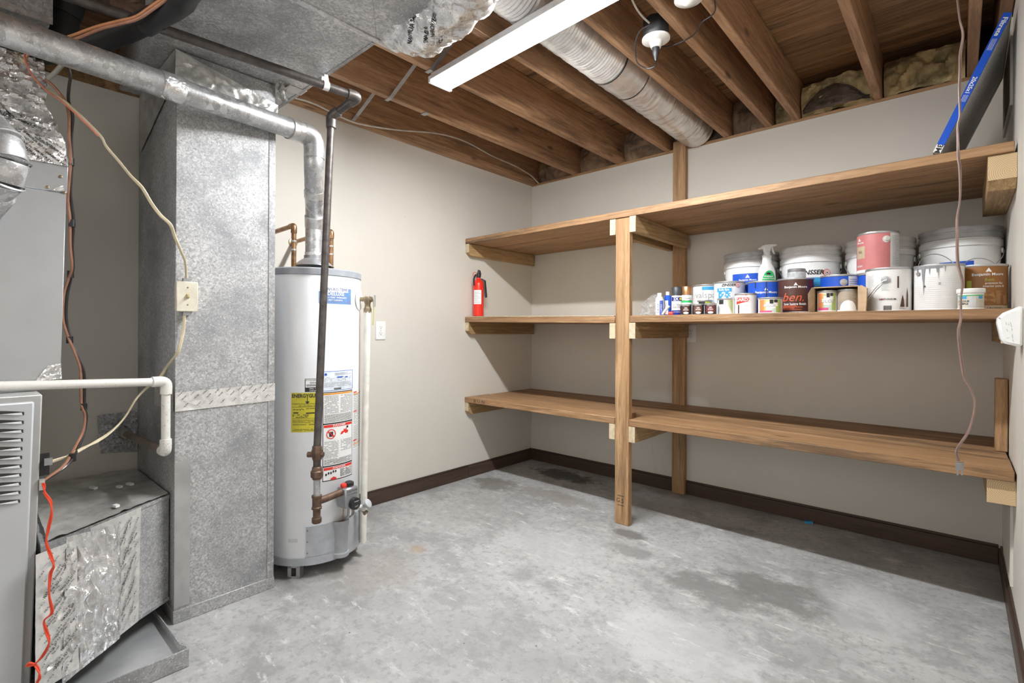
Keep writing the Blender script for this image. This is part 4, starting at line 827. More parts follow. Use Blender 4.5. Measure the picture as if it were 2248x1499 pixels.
for i in range(11):
    v=897+i*19.2; pr=P(53-i*.9,v,x=fxp); y1=pr.y; z=pr.z; hl_=.12; m=MB(); n=20; vs=[]
    # hood: lens shaped bulge, open at the top
    def edge(s): return (1-(2*s-1)**2)
    for j in range(n+1):
        s=j/n; y=y1-2*hl_*(1-s); e=edge(s); zs=z+ (e-1)*.013+.004
        b=.0005+.010*math.sqrt(e)
        vs+=[V((fxp+.0008,y,z-.014)),V((fxp+b*.55,y,z-.010+.0*e)),V((fxp+b,y,zs-.0095)),V((fxp+.0012,y,zs-.0095)),V((fxp+.0012,y,zs))]
    fs=[];fd=[]
    for j in range(n):
        a=j*5;b=a+5
        fs+=[(a,b,b+1,a+1),(a+1,b+1,b+2,a+2)]; fd+=[(a+2,b+2,b+3,a+3),(a+3,b+3,b+4,a+4)]
    vs=[V((p.x,p.y+(p.z-.9)*0,p.z)) for p in vs]
    m.add(vs,fs,FURN,True); m.add(vs,fd,SLOT); m.build('louver',dr_)
t2=t
# black junction plate + clamp on the cabinet side
jb=P(97,1019,x=fxp-.02); MB().obox(jb,(.004,0,0),(0,.011,0),(0,0,.032),BLACKP).build('junction_plate',t2); MB().obox(jb+V((.008,.008,.008)),(.006,0,0),(0,.009,0),(0,0,.010),STEEL).build('cable_clamp',t2)
jb2=P(92,1063,x=fxp-.01); MB().obox(jb2,(.005,0,0),(0,.006,0),(0,0,.016),TAPE).build('cable_clamp',t2)
# coil cabinet
ccx=.62; c0=P(139,590,x=ccx); zb=P(139,832,x=ccx).z; ztp=P(146,345,x=ccx).z
t=thing('coil_cabinet','smooth silver sheet metal coil cabinet standing above the furnace','duct',(ccx-.25,-3.4,zb))
def LN2(x,y,z): return V((x,y+(z-1.2)*.021,z))
def lb2(m,x0,x1,y0,y1,z0,z1,mat): m.hexa([LN2(x0,y0,z0),LN2(x1,y0,z0),LN2(x1,y1,z0),LN2(x0,y1,z0),LN2(x0,y0,z1),LN2(x1,y0,z1),LN2(x1,y1,z1),LN2(x0,y1,z1)],mat)
zs_=P(141,423,x=ccx).z
m=MB(); lb2(m,.12,ccx-.004,yL,c0.y-.002,zb,ztp,SHEET); m.build('body',t); m=MB(); lb2(m,ccx-.004,ccx,yL,c0.y,zb,zs_-.002,SHEET); m.build('front_panel',t,bevel=.002); m=MB(); lb2(m,ccx-.004,ccx+.001,yL,c0.y+.002,zs_,ztp,SHEET); m.build('front_panel',t,bevel=.002)
for (u,v) in ((133,388),(104,411),(141,423)): p=P(u,v,x=ccx+.001); MB().lathe(p,[(.005,0),(.005,.002),(.0025,.003)],BRASS,10,(1,0,0)).build('screw',t)
q=[P(*a,x=ccx+.004) for a in ((78,836),(136,832),(134,797),(104,803))]; tape('foil_patch',*q,FOIL,24,16,.008,t,[('NASHUA 367-17',0)],'crumpled foil patch at the bottom corner',.010,.9,.03,5,.004,30)
q=[P(*a,x=ccx+.004) for a in ((112,418),(141,420),(140,406),(128,409))]; tape('foil_patch',*q,FOIL,8,6,.003,t)
zmid=P(90,838,x=.45); 
m=MB(); lbox(m,.14,.60,yL,-3.11,zt_+.006,zb,GALVD); m.build('transition',t)
# foil plenum
t=thing('foil_plenum','crumpled foil-wrapped plenum above the silver coil cabinet','duct',(.4,-3.3,ztp))
xs_=.625
rows=[(365,147,xs_),(330,146,xs_),(310,143,xs_+.01),(285,128,xs_),(262,119,xs_-.01),(228,98,xs_-.02),(205,104,xs_-.03),(180,104,xs_-.04),(158,100,xs_-.05),(132,96,xs_-.08)]
def prow(v):
    v=v*(len(rows)-1); i=min(len(rows)-2,int(v)); f=v-i; return [rows[i][k]*(1-f)+rows[i+1][k]*f for k in range(3)]
def pfn(u,v):
    py,pr_,x=prow(v); p=P(pr_,py,x=x); p=p.lerp(V((p.x,-3.85,p.z)),(1-u)**1.6); e=min(1,10*(1-u)+.1); a_=.035 if v>.22 else .006
    return p+V((crum(p,a_*min(1,max(.2,(v-.1)*5)),17,2),crum(p,.012,17,5)*e,0))*1
m=MB(); m.grid(pfn,60,70,FOIL,True)
m.grid(lambda u,v:pfn(1,v)*(1-u)+V((.15,pfn(1,v).y+.02,pfn(1,v).z))*u,8,70,FOIL,True); fw=m.build('foil_wrap',t)
m=MB()
for (u,v) in ((12,255),(40,262),(70,275),(12,300),(45,297),(78,310),(103,318),(125,330),(20,330),(50,322),(75,338),(100,345),(128,352)):
    decal(m,fw,u,v,[('NASHUA 367-17',.0088,0,0,-.75),('UL 181 FX',.006,.010,.010,-.75)],.0025)
m.build('print',t,'black repeating tape print')
# galvanized elbow at left edge
t=thing('adjustable_elbow','shiny round galvanized elbow pipe poking in at the left edge','pipe',P(0,350,d=1.2))
cen=P(-75,352,d=1.22); pts=[]
for i in range(5):
    a=math.radians(62-31*i); pts.append(cen+(cR*cos(a)+cU*sin(a))*.082)
for i in range(4):
    a=pts[i];b=pts[i+1]; a2=a+(a-b)*.12; b2=b+(b-a)*.12; rr_=.055-.0015*(i%2)
    MB().tube([a2,a,b,b2],[rr_-.0015,rr_,rr_,rr_-.0015],GALVP,32).build('gore',t)
    if i: MB().lathe(a,[(.0565,-.003),(.059,0),(.0565,.003)],GALVP,32,(pts[i+1]-pts[i-1]).normalized(),cap=False).build('bead',t)
MB().tube([pts[0]+(pts[0]-pts[1])*1.1,pts[0]],.0575,TAPE,32,wob=.02).build('taped_end',t)
MB().tube([pts[0]+(pts[0]-pts[1])*1.0,V((.92,-3.50,1.74)),V((.60,-3.62,1.76))],.055,GALVP,28,sm=4).build('pipe_section',t)
MB().tube([pts[-1],pts[-1]+(pts[-1]-pts[-2])*.9,V((.95,-3.58,1.40)),V((.60,-3.68,1.38))],.055,GALVP,28,sm=4).build('pipe_section',t)
# return duct box
tb_=P(95,1185,x=fxp-.012); zt2=.475; zb2=.075
R0=V((.515,-2.779,0)); R1_=V((.784,-3.156,0))
t=thing('return_duct','low galvanized and foil-taped duct joining the furnace to the tall duct','duct',(.3,-2.95,zb2))
m=MB(); poly=[(.004,-2.778),(R0.x,R0.y),(R1_.x,R1_.y),(.19,-3.143),(.004,-3.143)]
m.prism([(x,y,zb2) for x,y in poly],(0,0,zt2-zb2),GALVD); m.build('body',t)
dR=(R1_-R0); nR=V((-dR.y,dR.x,0)).normalized(); 
if nR.x<0: nR=-nR
fq=lambda s,z,off=0:R0+dR*s+V((0,0,z))+nR*off
MB().hexa([fq(0,zb2,.001),fq(.36,zb2,.001),fq(.36,zb2,-.004),fq(0,zb2,-.004),fq(0,zt2,.001),fq(.36,zt2,.001),fq(.36,zt2,-.004),fq(0,zt2,-.004)],GALV).build('front_panel',t)
for z in (zb2+.006,zt2-.006): MB().hexa([fq(0,z-.006,.004),fq(.4,z-.006,.004),fq(.4,z-.006,0),fq(0,z-.006,0),fq(0,z+.006,.004),fq(.4,z+.006,.004),fq(.4,z+.006,0),fq(0,z+.006,0)],GALV).build('seam',t)
tape('foil_tape',fq(.70,zb2-.012,.012),fq(.30,zb2+.0,.006),fq(.28,zt2-.002,.006),fq(.70,zt2+.0,.012),TAPEW,40,60,.006,t,NT,'printed foil tape strip','' and 0 or .0100,1.05,.044,3,.003,20)
tape('foil_wrap',fq(.92,zb2-.02,.03),fq(.48,zb2-.006,.02),fq(.50,zt2-.02,.026),fq(.90,zt2+.01,.03),FOIL,110,120,.020,t,None,'heavily crumpled foil',seed=4,fr=26,st=.3,sag=.015)
tape('foil_tape',fq(1.07,zb2+.0,.022),fq(.82,zb2+.0,.034),fq(.84,zt2-.008,.034),fq(1.07,zt2-.008,.022),TAPEW,24,60,.008,t,NT,'printed foil tape strip by the furnace',.0105,.75,.044,6,.004,18)
m=MB(); f_=lambda u,v:bil((.02,-3.13,zt2+.004),(.77,-3.14,zt2+.004),(.52,-2.782,zt2+.004),(.02,-2.782,zt2+.004))(u,v)
m.grid(lambda u,v:f_(u,v)+V((0,0,.002+abs(crum(f_(u,v)*V((1,1,0)).length,.012,7,2))*(1-.75*v))),60,40,pm('dusty_foil',(.60,.59,.56),.4,.5,.2,9,.5,20),True); m.build('top_foil',t,'dusty crinkled foil on top')
for (u,v,s_,lb) in ((205,1070,.018,'long white plaster crumb furthest left on the dusty duct top'),(262,1068,.012,'white plaster crumb in the middle of the dusty duct top'),(285,1062,.016,'white plaster crumb furthest back, next to the tall duct'),(255,1110,.010,'small white crumb at the front edge of the dusty duct top')):
    p=P(u,v,z=zt2+.016); m=MB(); m.obox(p,V((s_,s_*.3,0)),V((-.003,.006,0)),V((0,0,.004)),WHITEP); solo(m,'plaster_crumb',lb,'debris','plaster crumbs on the duct top')
# drip pan
px_=.872; py_=-2.812
t=thing('drip_pan','shallow galvanized metal pan on the floor under the return duct','pan',(.62,-3.1,0))
MB().box((.40,-3.6,.002),(px_,py_,.005),pm('pan_zinc',(.66,.67,.68),.3,.6,.12,5,.05,30)).build('base',t)
MB().hexa([(px_-.002,-3.6,.002),(px_+.004,-3.6,.002),(px_+.004,py_+.003,.002),(px_-.002,py_+.003,.002),(px_-.002,-3.6,.058),(px_+.004,-3.6,.058),(px_+.004,py_+.003,.058),(px_-.002,py_+.003,.058)],GALV).build('rim',t)
m=MB(); pr=[(px_,.058)]+[(px_-.02-.03*k,.058-.022*sin(min(1,k/3)*PI/2)) for k in range(8)]+[(.40,.03)]
vs=[]
for x,z in pr: vs+=[V((x,py_,.002)),V((x,py_,z)),V((x,py_+.003,.002)),V((x,py_+.003,z))]
fs=[]
for i in range(len(pr)-1):
    a=i*4;b=a+4; fs+=[(a,a+1,b+1,b),(a+2,b+2,b+3,a+3),(a+1,a+3,b+3,b+1)]
m.add(vs,fs,GALV); m.build('rim',t)
solo(MB().box((.62,-3.20,.0055),(.80,-3.125,.07),pm('grey_foam_block',(.22,.21,.20),.95,0,.3,60,.6,80)),'foam_block','dark grey porous block under the foil duct beside the furnace','block',bevel=.004)
# foil patch on wall and PVC drain
t=thing('drain_pipe','white PVC drain pipe with two elbows running from the furnace to the wall','pipe',(.5,-2.80,.62)); r=.0145
wp=P(268,945,x=.0); k0=P(362,990,y=-2.808); k1=P(366,838,y=-2.808); k2=P(0,848,x=.665); k2b=k1+(k2-k1)*1.9
k0.x=k1.x=(k0.x+k1.x)/2
MB().tube([V((.01,wp.y-.005,wp.z)),V((.09,wp.y-.005,wp.z)),k0],r,pm('brown_stained_pvc',(.20,.155,.125),.5,0,.2,20),16).build('wall_stub',t)
MB().tube([V((.008,wp.y-.005,wp.z)),V((.11,wp.y-.005,wp.z))],r+.004,pm('grey_coupling',(.33,.31,.28),.5),18).build('coupling',t)
MB().tube([k0,k1],r,PVC,18).build('vertical_run',t); MB().tube([k1,k2b],r,PVC,18).build('horizontal_run',t)
dh=(k2b-k1).normalized(); dw=(V((.09,wp.y,wp.z))-k0).normalized()
MB().tube([k1-V((0,0,.045)),k1-V((0,0,.012)),k1+dh*.012,k1+dh*.045],r+.0045,PVC,20,sm=4).build('elbow',t)
MB().tube([k0+V((0,0,.045)),k0+V((0,0,.010)),k0+dw*.012,k0+dw*.035],r+.0045,PVC,20,sm=4).build('elbow',t)
q=[P(*a,x=.0) for a in ((220,995),(309,990),(312,898),(212,912))]; q=[V((.006,a.y,a.z)) for a in q]; q[1].y=q[2].y=ry0-.002
m=MB(); g=foilface(m,*q,FOILB,60,56,.03,30,1,False,.022)
m.v=[V((max(.0015,a.x),a.y,a.z)) for a in m.v]
solo(m,'foil_patch','square of crumpled foil taped around the drain pipe at the wall','foil')
# switch box
sx0=rx+.036; c_=P(412,650,x=sx0); t=thing('switch_box','ivory toggle switch box mounted on the tall duct with a cable above and below','switch',V((rx,c_.y,c_.z)))
yA,yB=P(387,650,x=sx0).y,P(435,650,x=sx0).y; zA_,zB_=P(412,684,x=sx0).z,P(412,618,x=sx0).z
MB().box((rx+.001,yA+.004,zA_+.004),(sx0-.006,yB-.004,zB_-.004),IVORY).build('box',t); MB().box((sx0-.006,yA,zA_),(sx0,yB,zB_),IVORY).build('cover_plate',t,bevel=.0025)
MB().hexa([(sx0,c_.y-.004,c_.z-.009),(sx0+.012,c_.y-.003,c_.z-.004),(sx0+.012,c_.y+.003,c_.z-.004),(sx0,c_.y+.004,c_.z-.009),(sx0,c_.y-.004,c_.z+.009),(sx0+.011,c_.y-.003,c_.z+.003),(sx0+.011,c_.y+.003,c_.z+.003),(sx0,c_.y+.004,c_.z+.009)],pm('tan_toggle',(.55,.42,.2),.4)).build('toggle',t)
for s in (-.032,.032): MB().lathe((sx0,c_.y,c_.z+s),[(.0028,0),(.0028,.001)],BRASS,10,(1,0,0)).build('screw',t)
for z,s in ((zB_,1),(zA_,-1)): MB().obox((rx+.02,c_.y,z+.006*s),(.009,0,0),(0,.012,0),(0,0,.007),STEEL).build('cable_clamp',t)
NM=[(40,118),(48,129),(65,156),(99,192),(144,225),(192,270),(222,300),(233,321),(261,354),(288,387),(312,412),(333,447),(353,473),(374,493),(384,520),(400,557),(407,577),(409,613)]
dsw=(P(409,613,x=rx+.02)-CAM).dot(cF); ds=[1.55+(dsw-1.55)*(i/(len(NM)-1)) for i in range(len(NM))]
def flat(pts,w,th,mat):
    ps=cr(pts,5); m=MB(); n=len(ps); vs=[]
    for i,p in enumerate(ps):
        tt=(ps[min(i+1,n-1)]-ps[max(0,i-1)]).normalized(); s_=tt.cross(V((cF.x,cF.y,0))).normalized(); u_=s_.cross(tt); ph=.5*sin(i*.13)
        s2=s_*cos(ph)+u_*sin(ph); u2=u_*cos(ph)-s_*sin(ph)
        for k in range(8): a=2*PI*k/8; vs.append(p+s2*w*cos(a)+u2*th*sin(a))
    fs=[(i*8+k,i*8+(k+1)%8,(i+1)*8+(k+1)%8,(i+1)*8+k) for i in range(n-1) for k in range(8)]; m.add(vs,fs,mat,True); return m
m=flat([P(u,v,d=d) for (u,v),d in zip(NM,ds)],.0058,.0032,CREAM); solo(m,'electrical_cable','cream cable sagging from the top left down to the ivory switch box','cable')
m=MB().tube(PP([(60,112,1.56),(54,126,1.55),(68,160,1.55),(99,196,1.565),(140,226,1.59),(190,272,1.62),(215,298,1.63)],1.6),.0028,pm('pink_wire',(.75,.25,.17),.4),8,sm=5); solo(m,'wire','thin red-orange wire lying along the upper cream cable','wire')
NM2=[(405,690,None),(402,727,None),(390,774,1.86),(367,804,1.92),(350,830,1.925),(327,847,1.90),(300,874,1.84),(278,910,1.78),(261,931,1.74),(238,952,1.70),(210,970,1.66),(182,984,1.61),(149,1001,1.56),(110,1014,1.49),(99,1017,1.475)]
m=flat([P(u,v,x=rx+.02) if d is None else P(u,v,d=d) for u,v,d in NM2],.0058,.0032,CREAM); solo(m,'electrical_cable','cream cable curving from the switch box down to the furnace side','cable')
BD=[(146,135),(153,165),(150,192),(149,222),(158,255),(155,300),(156,351),(153,420),(156,450),(160,487),(157,540),(159,587),(154,612),(146,650),(144,700),(153,743),(165,773),(180,807),(184,833),(184,889),(188,912),(184,945),(172,977),(160,1003),(140,1026),(98,1054)]
n=len(BD); dd_=[1.62+.14*min(1,i/12) if i<20 else 1.76-.29*(i-19)/(n-20) for i in range(n)]
t=thing('wire_pair','dark and copper-brown wire pair bound with black tape hanging behind the drain pipe','wire',P(150,600,d=1.75))
MB().tube([P(u+1.5,v,d=d) for (u,v),d in zip(BD,dd_)],.0045,pm('black_wire',(.04,.035,.035),.3),8,sm=5).build('dark_wire',t)
MB().tube([P(68,114,d=1.57),P(57,129,d=1.57),P(69,156,d=1.58),P(111,183,d=1.60),P(135,210,d=1.61)]+[P(u-4+(3*sin(i*1.3)),v,d=d-.012) for i,((u,v),d) in enumerate(zip(BD,dd_)) if i>=3],.0042,COPC,8,sm=5).build('copper_wire',t)
for (u,v,i) in ((156,355,6),(159,490,9),(156,602,12),(154,746,15),(185,893,19),(160,1004,23)):
    p=P(u-1,v,d=dd_[i]-.006); MB().lathe(p-V((0,0,.012)),[(.0095,0),(.0095,.024)],BLACKP,12).build('tape_band',t)
RW=[(95,1060),(97,1069),(99,1083),(111,1101),(113,1128),(106,1161),(102,1191),(112,1221),(118,1242),(111,1260),(108,1305),(114,1344),(97,1362),(102,1385),(108,1410),(96,1436),(78,1456),(61,1462),(64,1455),(76,1458),(85,1472),(87,1487),(82,1499),(84,1520)]
t=thing('red_wire','twisted red wire dangling down the side of the furnace','wire',P(100,1400,d=1.40))
ps=cr([P(u,v,d=1.37) for u,v in RW],6)
for s in (-1,1): MB().tube([p+cR*(.0022*s*cos(i*.25))+cF*(.002*s*sin(i*.25)) for i,p in enumerate(ps)],.0021,REDC,7).build('strand',t)

# ================================================================== FIRE EXTINGUISHER
p=P(1046,692,y=-.70); ex=max(.06,p.x); ey_=-.70; eb=1.209; t=thing('fire_extinguisher','small red fire extinguisher standing on the left end of the middle shelf','fire extinguisher',(ex,ey_,eb)); er=.040
MB().lathe((ex,ey_,eb),[(.034,0),(er,.004),(er,.235),(.036,.255),(.024,.272),(.015,.28),(.014,.292)],REDX,36).build('cylinder',t)
th=facing((ex,ey_)); m=MB(); m.cyl((ex,ey_),er+.0006,th-1.0,th+.55,.0+eb+.09,eb+.195,WHITE); fn=cylfn((ex,ey_),er+.001,th-.2,eb+.17)
for k in range(8): m.cyl((ex,ey_),er+.001,th-.85,th+.35-(k%3)*.2,eb+.10+k*.011,eb+.103+k*.011,GREY)
m.build('label',t)
m=MB().lathe((ex,ey_,eb+.29),[(.016,0),(.018,.01),(.016,.03),(.010,.036)],BLACKP,16); m.build('valve',t)
rv=V((cR.x,cR.y,0)); m=MB(); m.prism([V((ex,ey_,0))+rv*a+V((0,0,eb+b)) for a,b in ((-.012,.30),(.004,.30),(.012,.315),(.006,.345),(-.004,.35),(-.010,.335))],V((0,.012,0)),BLACKP); m.build('handle',t)
MB().tube([V((ex,ey_,eb+.315))+rv*(-.026)+ (rv*cos(a)+V((0,0,1))*sin(a))*.016 for a in [2*PI*i/16 for i in range(17)]],.002,REDX,6,cap=False).build('pull_ring',t,'red pull ring')
MB().tube([V((ex,ey_-.03,eb+.31)),V((ex,ey_-.048,eb+.28)),V((ex,ey_-.047,eb+.23))],.006,BLACKP,8,sm=3).build('trigger_strap',t)
m=MB(); m.prism([V((ex,ey_,0))+rv*a+V((0,0,eb+b)) for a,b in ((.016,.285),(.044,.27),(.046,.262),(.056,.145),(.048,.14),(.044,.15),(.036,.255),(.016,.272))],V((0,.014,0)),BLACKP); m.build('nozzle_horn',t)

# ================================================================== PAINT CANS
SZ=1.1905
def XY(u,y): q=P(u,650,y=y); return q.x
def gallon(u,y,body,lb,name='paint_can',r=.083,h=.19,z=SZ,grp='paint cans on the middle shelf',deco=None,bail=None,ears=True,rimc=TIN,x=None,cat='can'):
    x=XY(u,y) if x is None else x; t=thing(name,lb,cat,(x,y,z),grp); s_=r/.083
    MB().lathe((x,y,z),[(r-.003,0),(r,.002),(r,.006),(r-.002,.008),(r-.002,h-.010),(r,h-.008)],body,48).build('body',t)
    MB().lathe((x,y,z),[(r,h-.009),(r+.0012,h-.006),(r+.0005,h),(r-.006*s_-.001,h),(r-.008*s_,h-.005),(r-.014*s_,h-.005),(r-.016*s_,h-.002),(.001,h-.002)],rimc,48).build('lid',t)
    th=facing((x,y)); rr=r-.0012
    if deco:
        m=MB(); deco(m,(x,y),rr,th,z,h); m.build('label',t)
    return t,(x,y),r,th
def ear(t,c,r,th,z,h,ang,mat=TIN):
    d=V((cos(th+ang),sin(th+ang),0)); p=V((c[0],c[1],z+h*.72))+d*(r-.002); MB().lathe(p,[(.016,0),(.016,.003),(.009,.004),(.008,.008)],mat,18,d).build('handle_ear',t); return p+d*.007
def wire(t,pts,mat=CHROME,r=.0016): MB().tube(pts,r,mat,7,sm=7).build('bail_handle',t)
def txt(m,c,r,th,z,s,size,mat,a=0,sx=1,e=.0012,shear=0,bold=0,rot=0): m.text(s,size,cylfn(c,r+e,th+a,z),mat,sx=sx,shear=shear,bold=bold,rot=rot)
def bars(m,c,r,th,a0,a1,z0,z1,n,mat,h=.0007,seed=1,e=.001,fill=.85):
    rd=random.Random(seed)
    for i in range(n):
        z=z0+(z1-z0)*(i+.5)/n; e1_=a1-(a1-a0)*rd.random()*.45; m.cyl(c,r+e,th+a0,th+e1_,z-h,z+h,mat)
def cpoly(m,c,re,th,z,xs,lo,hi,mat):
    fn=cylfn(c,re,th,z); m.add([fn(x,y) for x in xs for y in (lo(x),hi(x))],[(2*i,2*i+2,2*i+3,2*i+1) for i in range(len(xs)-1)],mat)
def ell(m,c,re,th,z,a,b,mat,half=False):
    xs=[-a*cos(PI*i/12) for i in range(13)]; g=lambda x:b*math.sqrt(max(0,1-(x/a)**2)); cpoly(m,c,re,th,z,xs,(lambda x:0) if half else (lambda x:-g(x)),g,mat)
def tri(m,c,r,th,z,s,mat,e=.0014): fn=cylfn(c,r+e,th,z); m.add([fn(-s,-s*.7),fn(-.15*s,-s*.7),fn(0,-.2*s),fn(.15*s,-s*.7),fn(s,-s*.7),fn(0,s)],[(0,1,2),(0,2,5),(2,3,4),(2,4,5)],mat)

# -- buckets
def bucket(u,y,lb,lid=BLID,r=.147,h=.37,deco=None,x=None,dirt=False):
    x=XY(u,y) if x is None else x; t=thing('bucket',lb,'bucket',(x,y,SZ),'five-gallon buckets at the back of the middle shelf'); z=SZ
    MB().lathe((x,y,z),[(r*.86,0),(r*.87,.004),(r*.955,h-.095),(r*.955,h-.090),(r*1.0,h-.086),(r*1.0,h-.060),(r*.96,h-.056),(r*.965,h-.032)],BUCK,56).build('body',t)
    MB().lathe((x,y,z),[(r*.962,h-.052),(r*1.0,h-.048),(r*1.0,h-.030),(r*.975,h-.028),(r*.975,h-.022),(r*1.012,h-.018),(r*1.012,h-.003),(r*1.0,h),(r*.93,h),(r*.92,h-.010),(.002,h-.010)],lid,56).build('lid',t)
    th=facing((x,y)); 
    if deco: m=MB(); deco(m,(x,y),r*.935,th,z,h); m.build('label',t)
    for s in (-1,1):
        d=V((cos(th+s*1.45),sin(th+s*1.45),0)); p=V((x,y,z+h-.105))+d*(r*.955); MB().lathe(p,[(.013,0),(.013,.006),(.006,.008)],BUCK,14,d).build('handle_ear',t)
    q=[V((x,y,z+h-.105))+V((cos(th+a),sin(th+a),0))*(r*1.03)-V((0,0,.12*cos(a/1.45*PI/2))) for a in [-1.45+2.9*i/10 for i in range(11)]]
    wire(t,q,CHROME,.0018); return t,(x,y)
def dA(m,c,r,th,z,h):
    m.cyl(c,r+.003,th-.75,th+.6,z+.12,z+.245,BLUE); tri(m,c,r+.002,th-.12,z+.228,.012,WHITE); txt(m,c,r,th-.12,z+.208,'Benjamin Moore',.014,WHITE,e=.0038,bold=.02)
bucket(1648,-.165,'white bucket with a scuffed grey lid behind the spray bottle',BLIDG,deco=dA)
def dB(m,c,r,th,z,h):
    m.cyl(c,r+.003,th-.25,th+.75,z+.06,z+.20,LBLUE); m.cyl(c,r+.003,th-.55,th+.75,z+.20,z+.25,WHITE); txt(m,c,r,th+.02,z+.226,'ZINSSER',.033,BLK,e=.0042,bold=.03,shear=.2)
    for rr,mt,ee in ((.019,RED,.0042),(.0155,WHITE,.0046),(.011,RED,.005),(.0085,WHITE,.0054),(.004,BLK,.0058)):
        fn=cylfn(c,r+ee,th+.57,z+.224); m.add([fn(rr*cos(2*PI*k/20),rr*sin(2*PI*k/20)) for k in range(20)],[tuple(range(20))],mt)
bucket(1778,-.17,'clean white bucket with a red bullseye logo, second bucket from the left',deco=dB)
bucket(1930,-.17,'white bucket half hidden behind the pink paint can',r=.146,h=.376)
def dD(m,c,r,th,z,h): m.cyl(c,r+.003,th-.5,th+.35,z+.20,z+.232,BLUE); m.cyl(c,r+.003,th+.35,th+.8,z+.20,z+.232,WHITE)
bucket(2107,-.172,'paint-smeared bucket with a thick grey lid in the right corner',BLIDG,r=.149,h=.388,deco=dD,x=W-.156)

# -- left cluster
c=(XY(1448,-.62),-.62); t=thing('glue_bottle','slim white squeeze bottle with blue print beside the clear bag','bottle',(c[0],c[1],SZ),'small bottles at the left of the cans'); r=.0225
MB().lathe((*c,SZ),[(r-.002,0),(r,.003),(r,.095),(r*.8,.108),(r*.5,.112)],WHITEP,24).build('body',t); MB().lathe((*c,SZ),[(.013,.110),(.0135,.112),(.013,.130),(.011,.132)],WHITE,20).build('cap',t)
m=MB(); th=facing(c); m.cyl(c,r+.0006,th+.0,th+1.1,SZ+.005,SZ+.088,pm('print_mid_blue',(.10,.16,.55),.4)); txt(m,c,r,th-.35,SZ+.045,'CAULK',.018,NAVY,rot=PI/2); txt(m,c,r,th+.45,SZ+.045,'LATEX',.015,WHITE,rot=PI/2); m.build('label',t)
c=(XY(1466,-.56),-.56); t=thing('glue_bottle','small white-capped blue bottle half inside the clear bag','bottle',(c[0],c[1],SZ),'small bottles at the left of the cans'); r=.02
MB().lathe((*c,SZ),[(r,0),(r,.115),(r*.5,.122)],BLUE,20).build('body',t); MB().lathe((*c,SZ),[(.011,.122),(.010,.142)],WHITE,16).build('cap',t); m=MB(); th=facing(c); m.cyl(c,r+.0006,th-.9,th+.1,SZ+.01,SZ+.09,WHITE); m.build('label',t)
p=P(1462,672,y=-.66); t=thing('nozzle_tube','white and red nozzle tube leaning beside the slim bottle','tube',(p.x,p.y,SZ)); MB().tube([V((p.x-.022,-.66,SZ+.008)),V((p.x+.015,-.655,SZ+.055))],[.006,.0095],WHITEP,12).build('nozzle',t); MB().tube([V((p.x+.006,-.64,SZ+.012)),V((p.x+.030,-.635,SZ+.012))],.0115,RED,14).build('red_cap',t)
# bag
bc_=(XY(1434,-.50),-.50); m=MB()
def bagf(u,v):
    a=2*PI*u; r=.088*(1-.25*v)*(1+.18*sin(3*a+1)+.1*sin(7*a)); z=SZ+.003+.135*v*(.72+.28*sin(a*1+2.5)); 
    if v>.85: r*=1-(v-.85)*4
    p=V((bc_[0]+r*cos(a)*1.0,bc_[1]+r*sin(a)*.6,z)); k=crum(p,.03,22,4); return p+V((cos(a),sin(a),.4))*k*.5
m.grid(bagf,48,22,BAG,True); o=solo(m,'plastic_bag','crumpled clear plastic bag at the left end of the paint cans','bag')
def spray(u,y,cap,lb,deco,h=.166,r=.0285):
    x=XY(u,y); t=thing('spray_can',lb,'can',(x,y,SZ),'spray paint cans'); MB().lathe((x,y,SZ),[(r-.002,0),(r,.003),(r,h-.052),(r-.004,h-.046),(r-.006,h-.044)],WHITE,32).build('body',t)
    MB().lathe((x,y,SZ),[(r,h-.048),(r,h-.004),(r-.003,h),(.001,h)],cap,32).build('cap',t); m=MB(); deco(m,(x,y),r,facing((x,y)),SZ,h); m.build('label',t)
def ds1(m,c,r,th,z,h):
    m.cyl(c,r+.0005,th-1.3,th+1.3,z+.085,z+.108,NAVY); txt(m,c,r,th-.2,z+.096,'2X',.024,WHITE,bold=.03); m.cyl(c,r+.0009,th+.5,th+1.1,z+.09,z+.105,YEL); txt(m,c,r,th,z+.114,'RUST-OLEUM',.008,BLK); txt(m,c,r,th-.05,z+.062,'ULTRA',.013,BLK,sx=1.2); txt(m,c,r,th-.05,z+.048,'MATTE',.013,BLK,sx=1.2); m.cyl(c,r+.0005,th-1.3,th+1.3,z+.004,z+.032,NAVY); txt(m,c,r,th-.1,z+.022,'PAINT+PRIMER',.007,WHITE)
def ds2(m,c,r,th,z,h):
    m.cyl(c,r+.0005,th-1.3,th+1.3,z+.075,z+.088,GREEN); ell(m,c,r+.0009,th,z+.098,.025,.013,BLK); ell(m,c,r+.0012,th,z+.098,.0235,.0118,WHITE); txt(m,c,r,th,z+.098,'Metallic',.012,BLK,e=.0016,shear=.3); txt(m,c,r,th,z+.118,'RUST-OLEUM',.008,BLK)
spray(1486,-.56,CAPB,'spray can with a dark cap and 2X ULTRA MATTE label',ds1)
spray(1508,-.54,CAPC,'spray can with a copper cap and Metallic label',ds2,h=.168,r=.029)
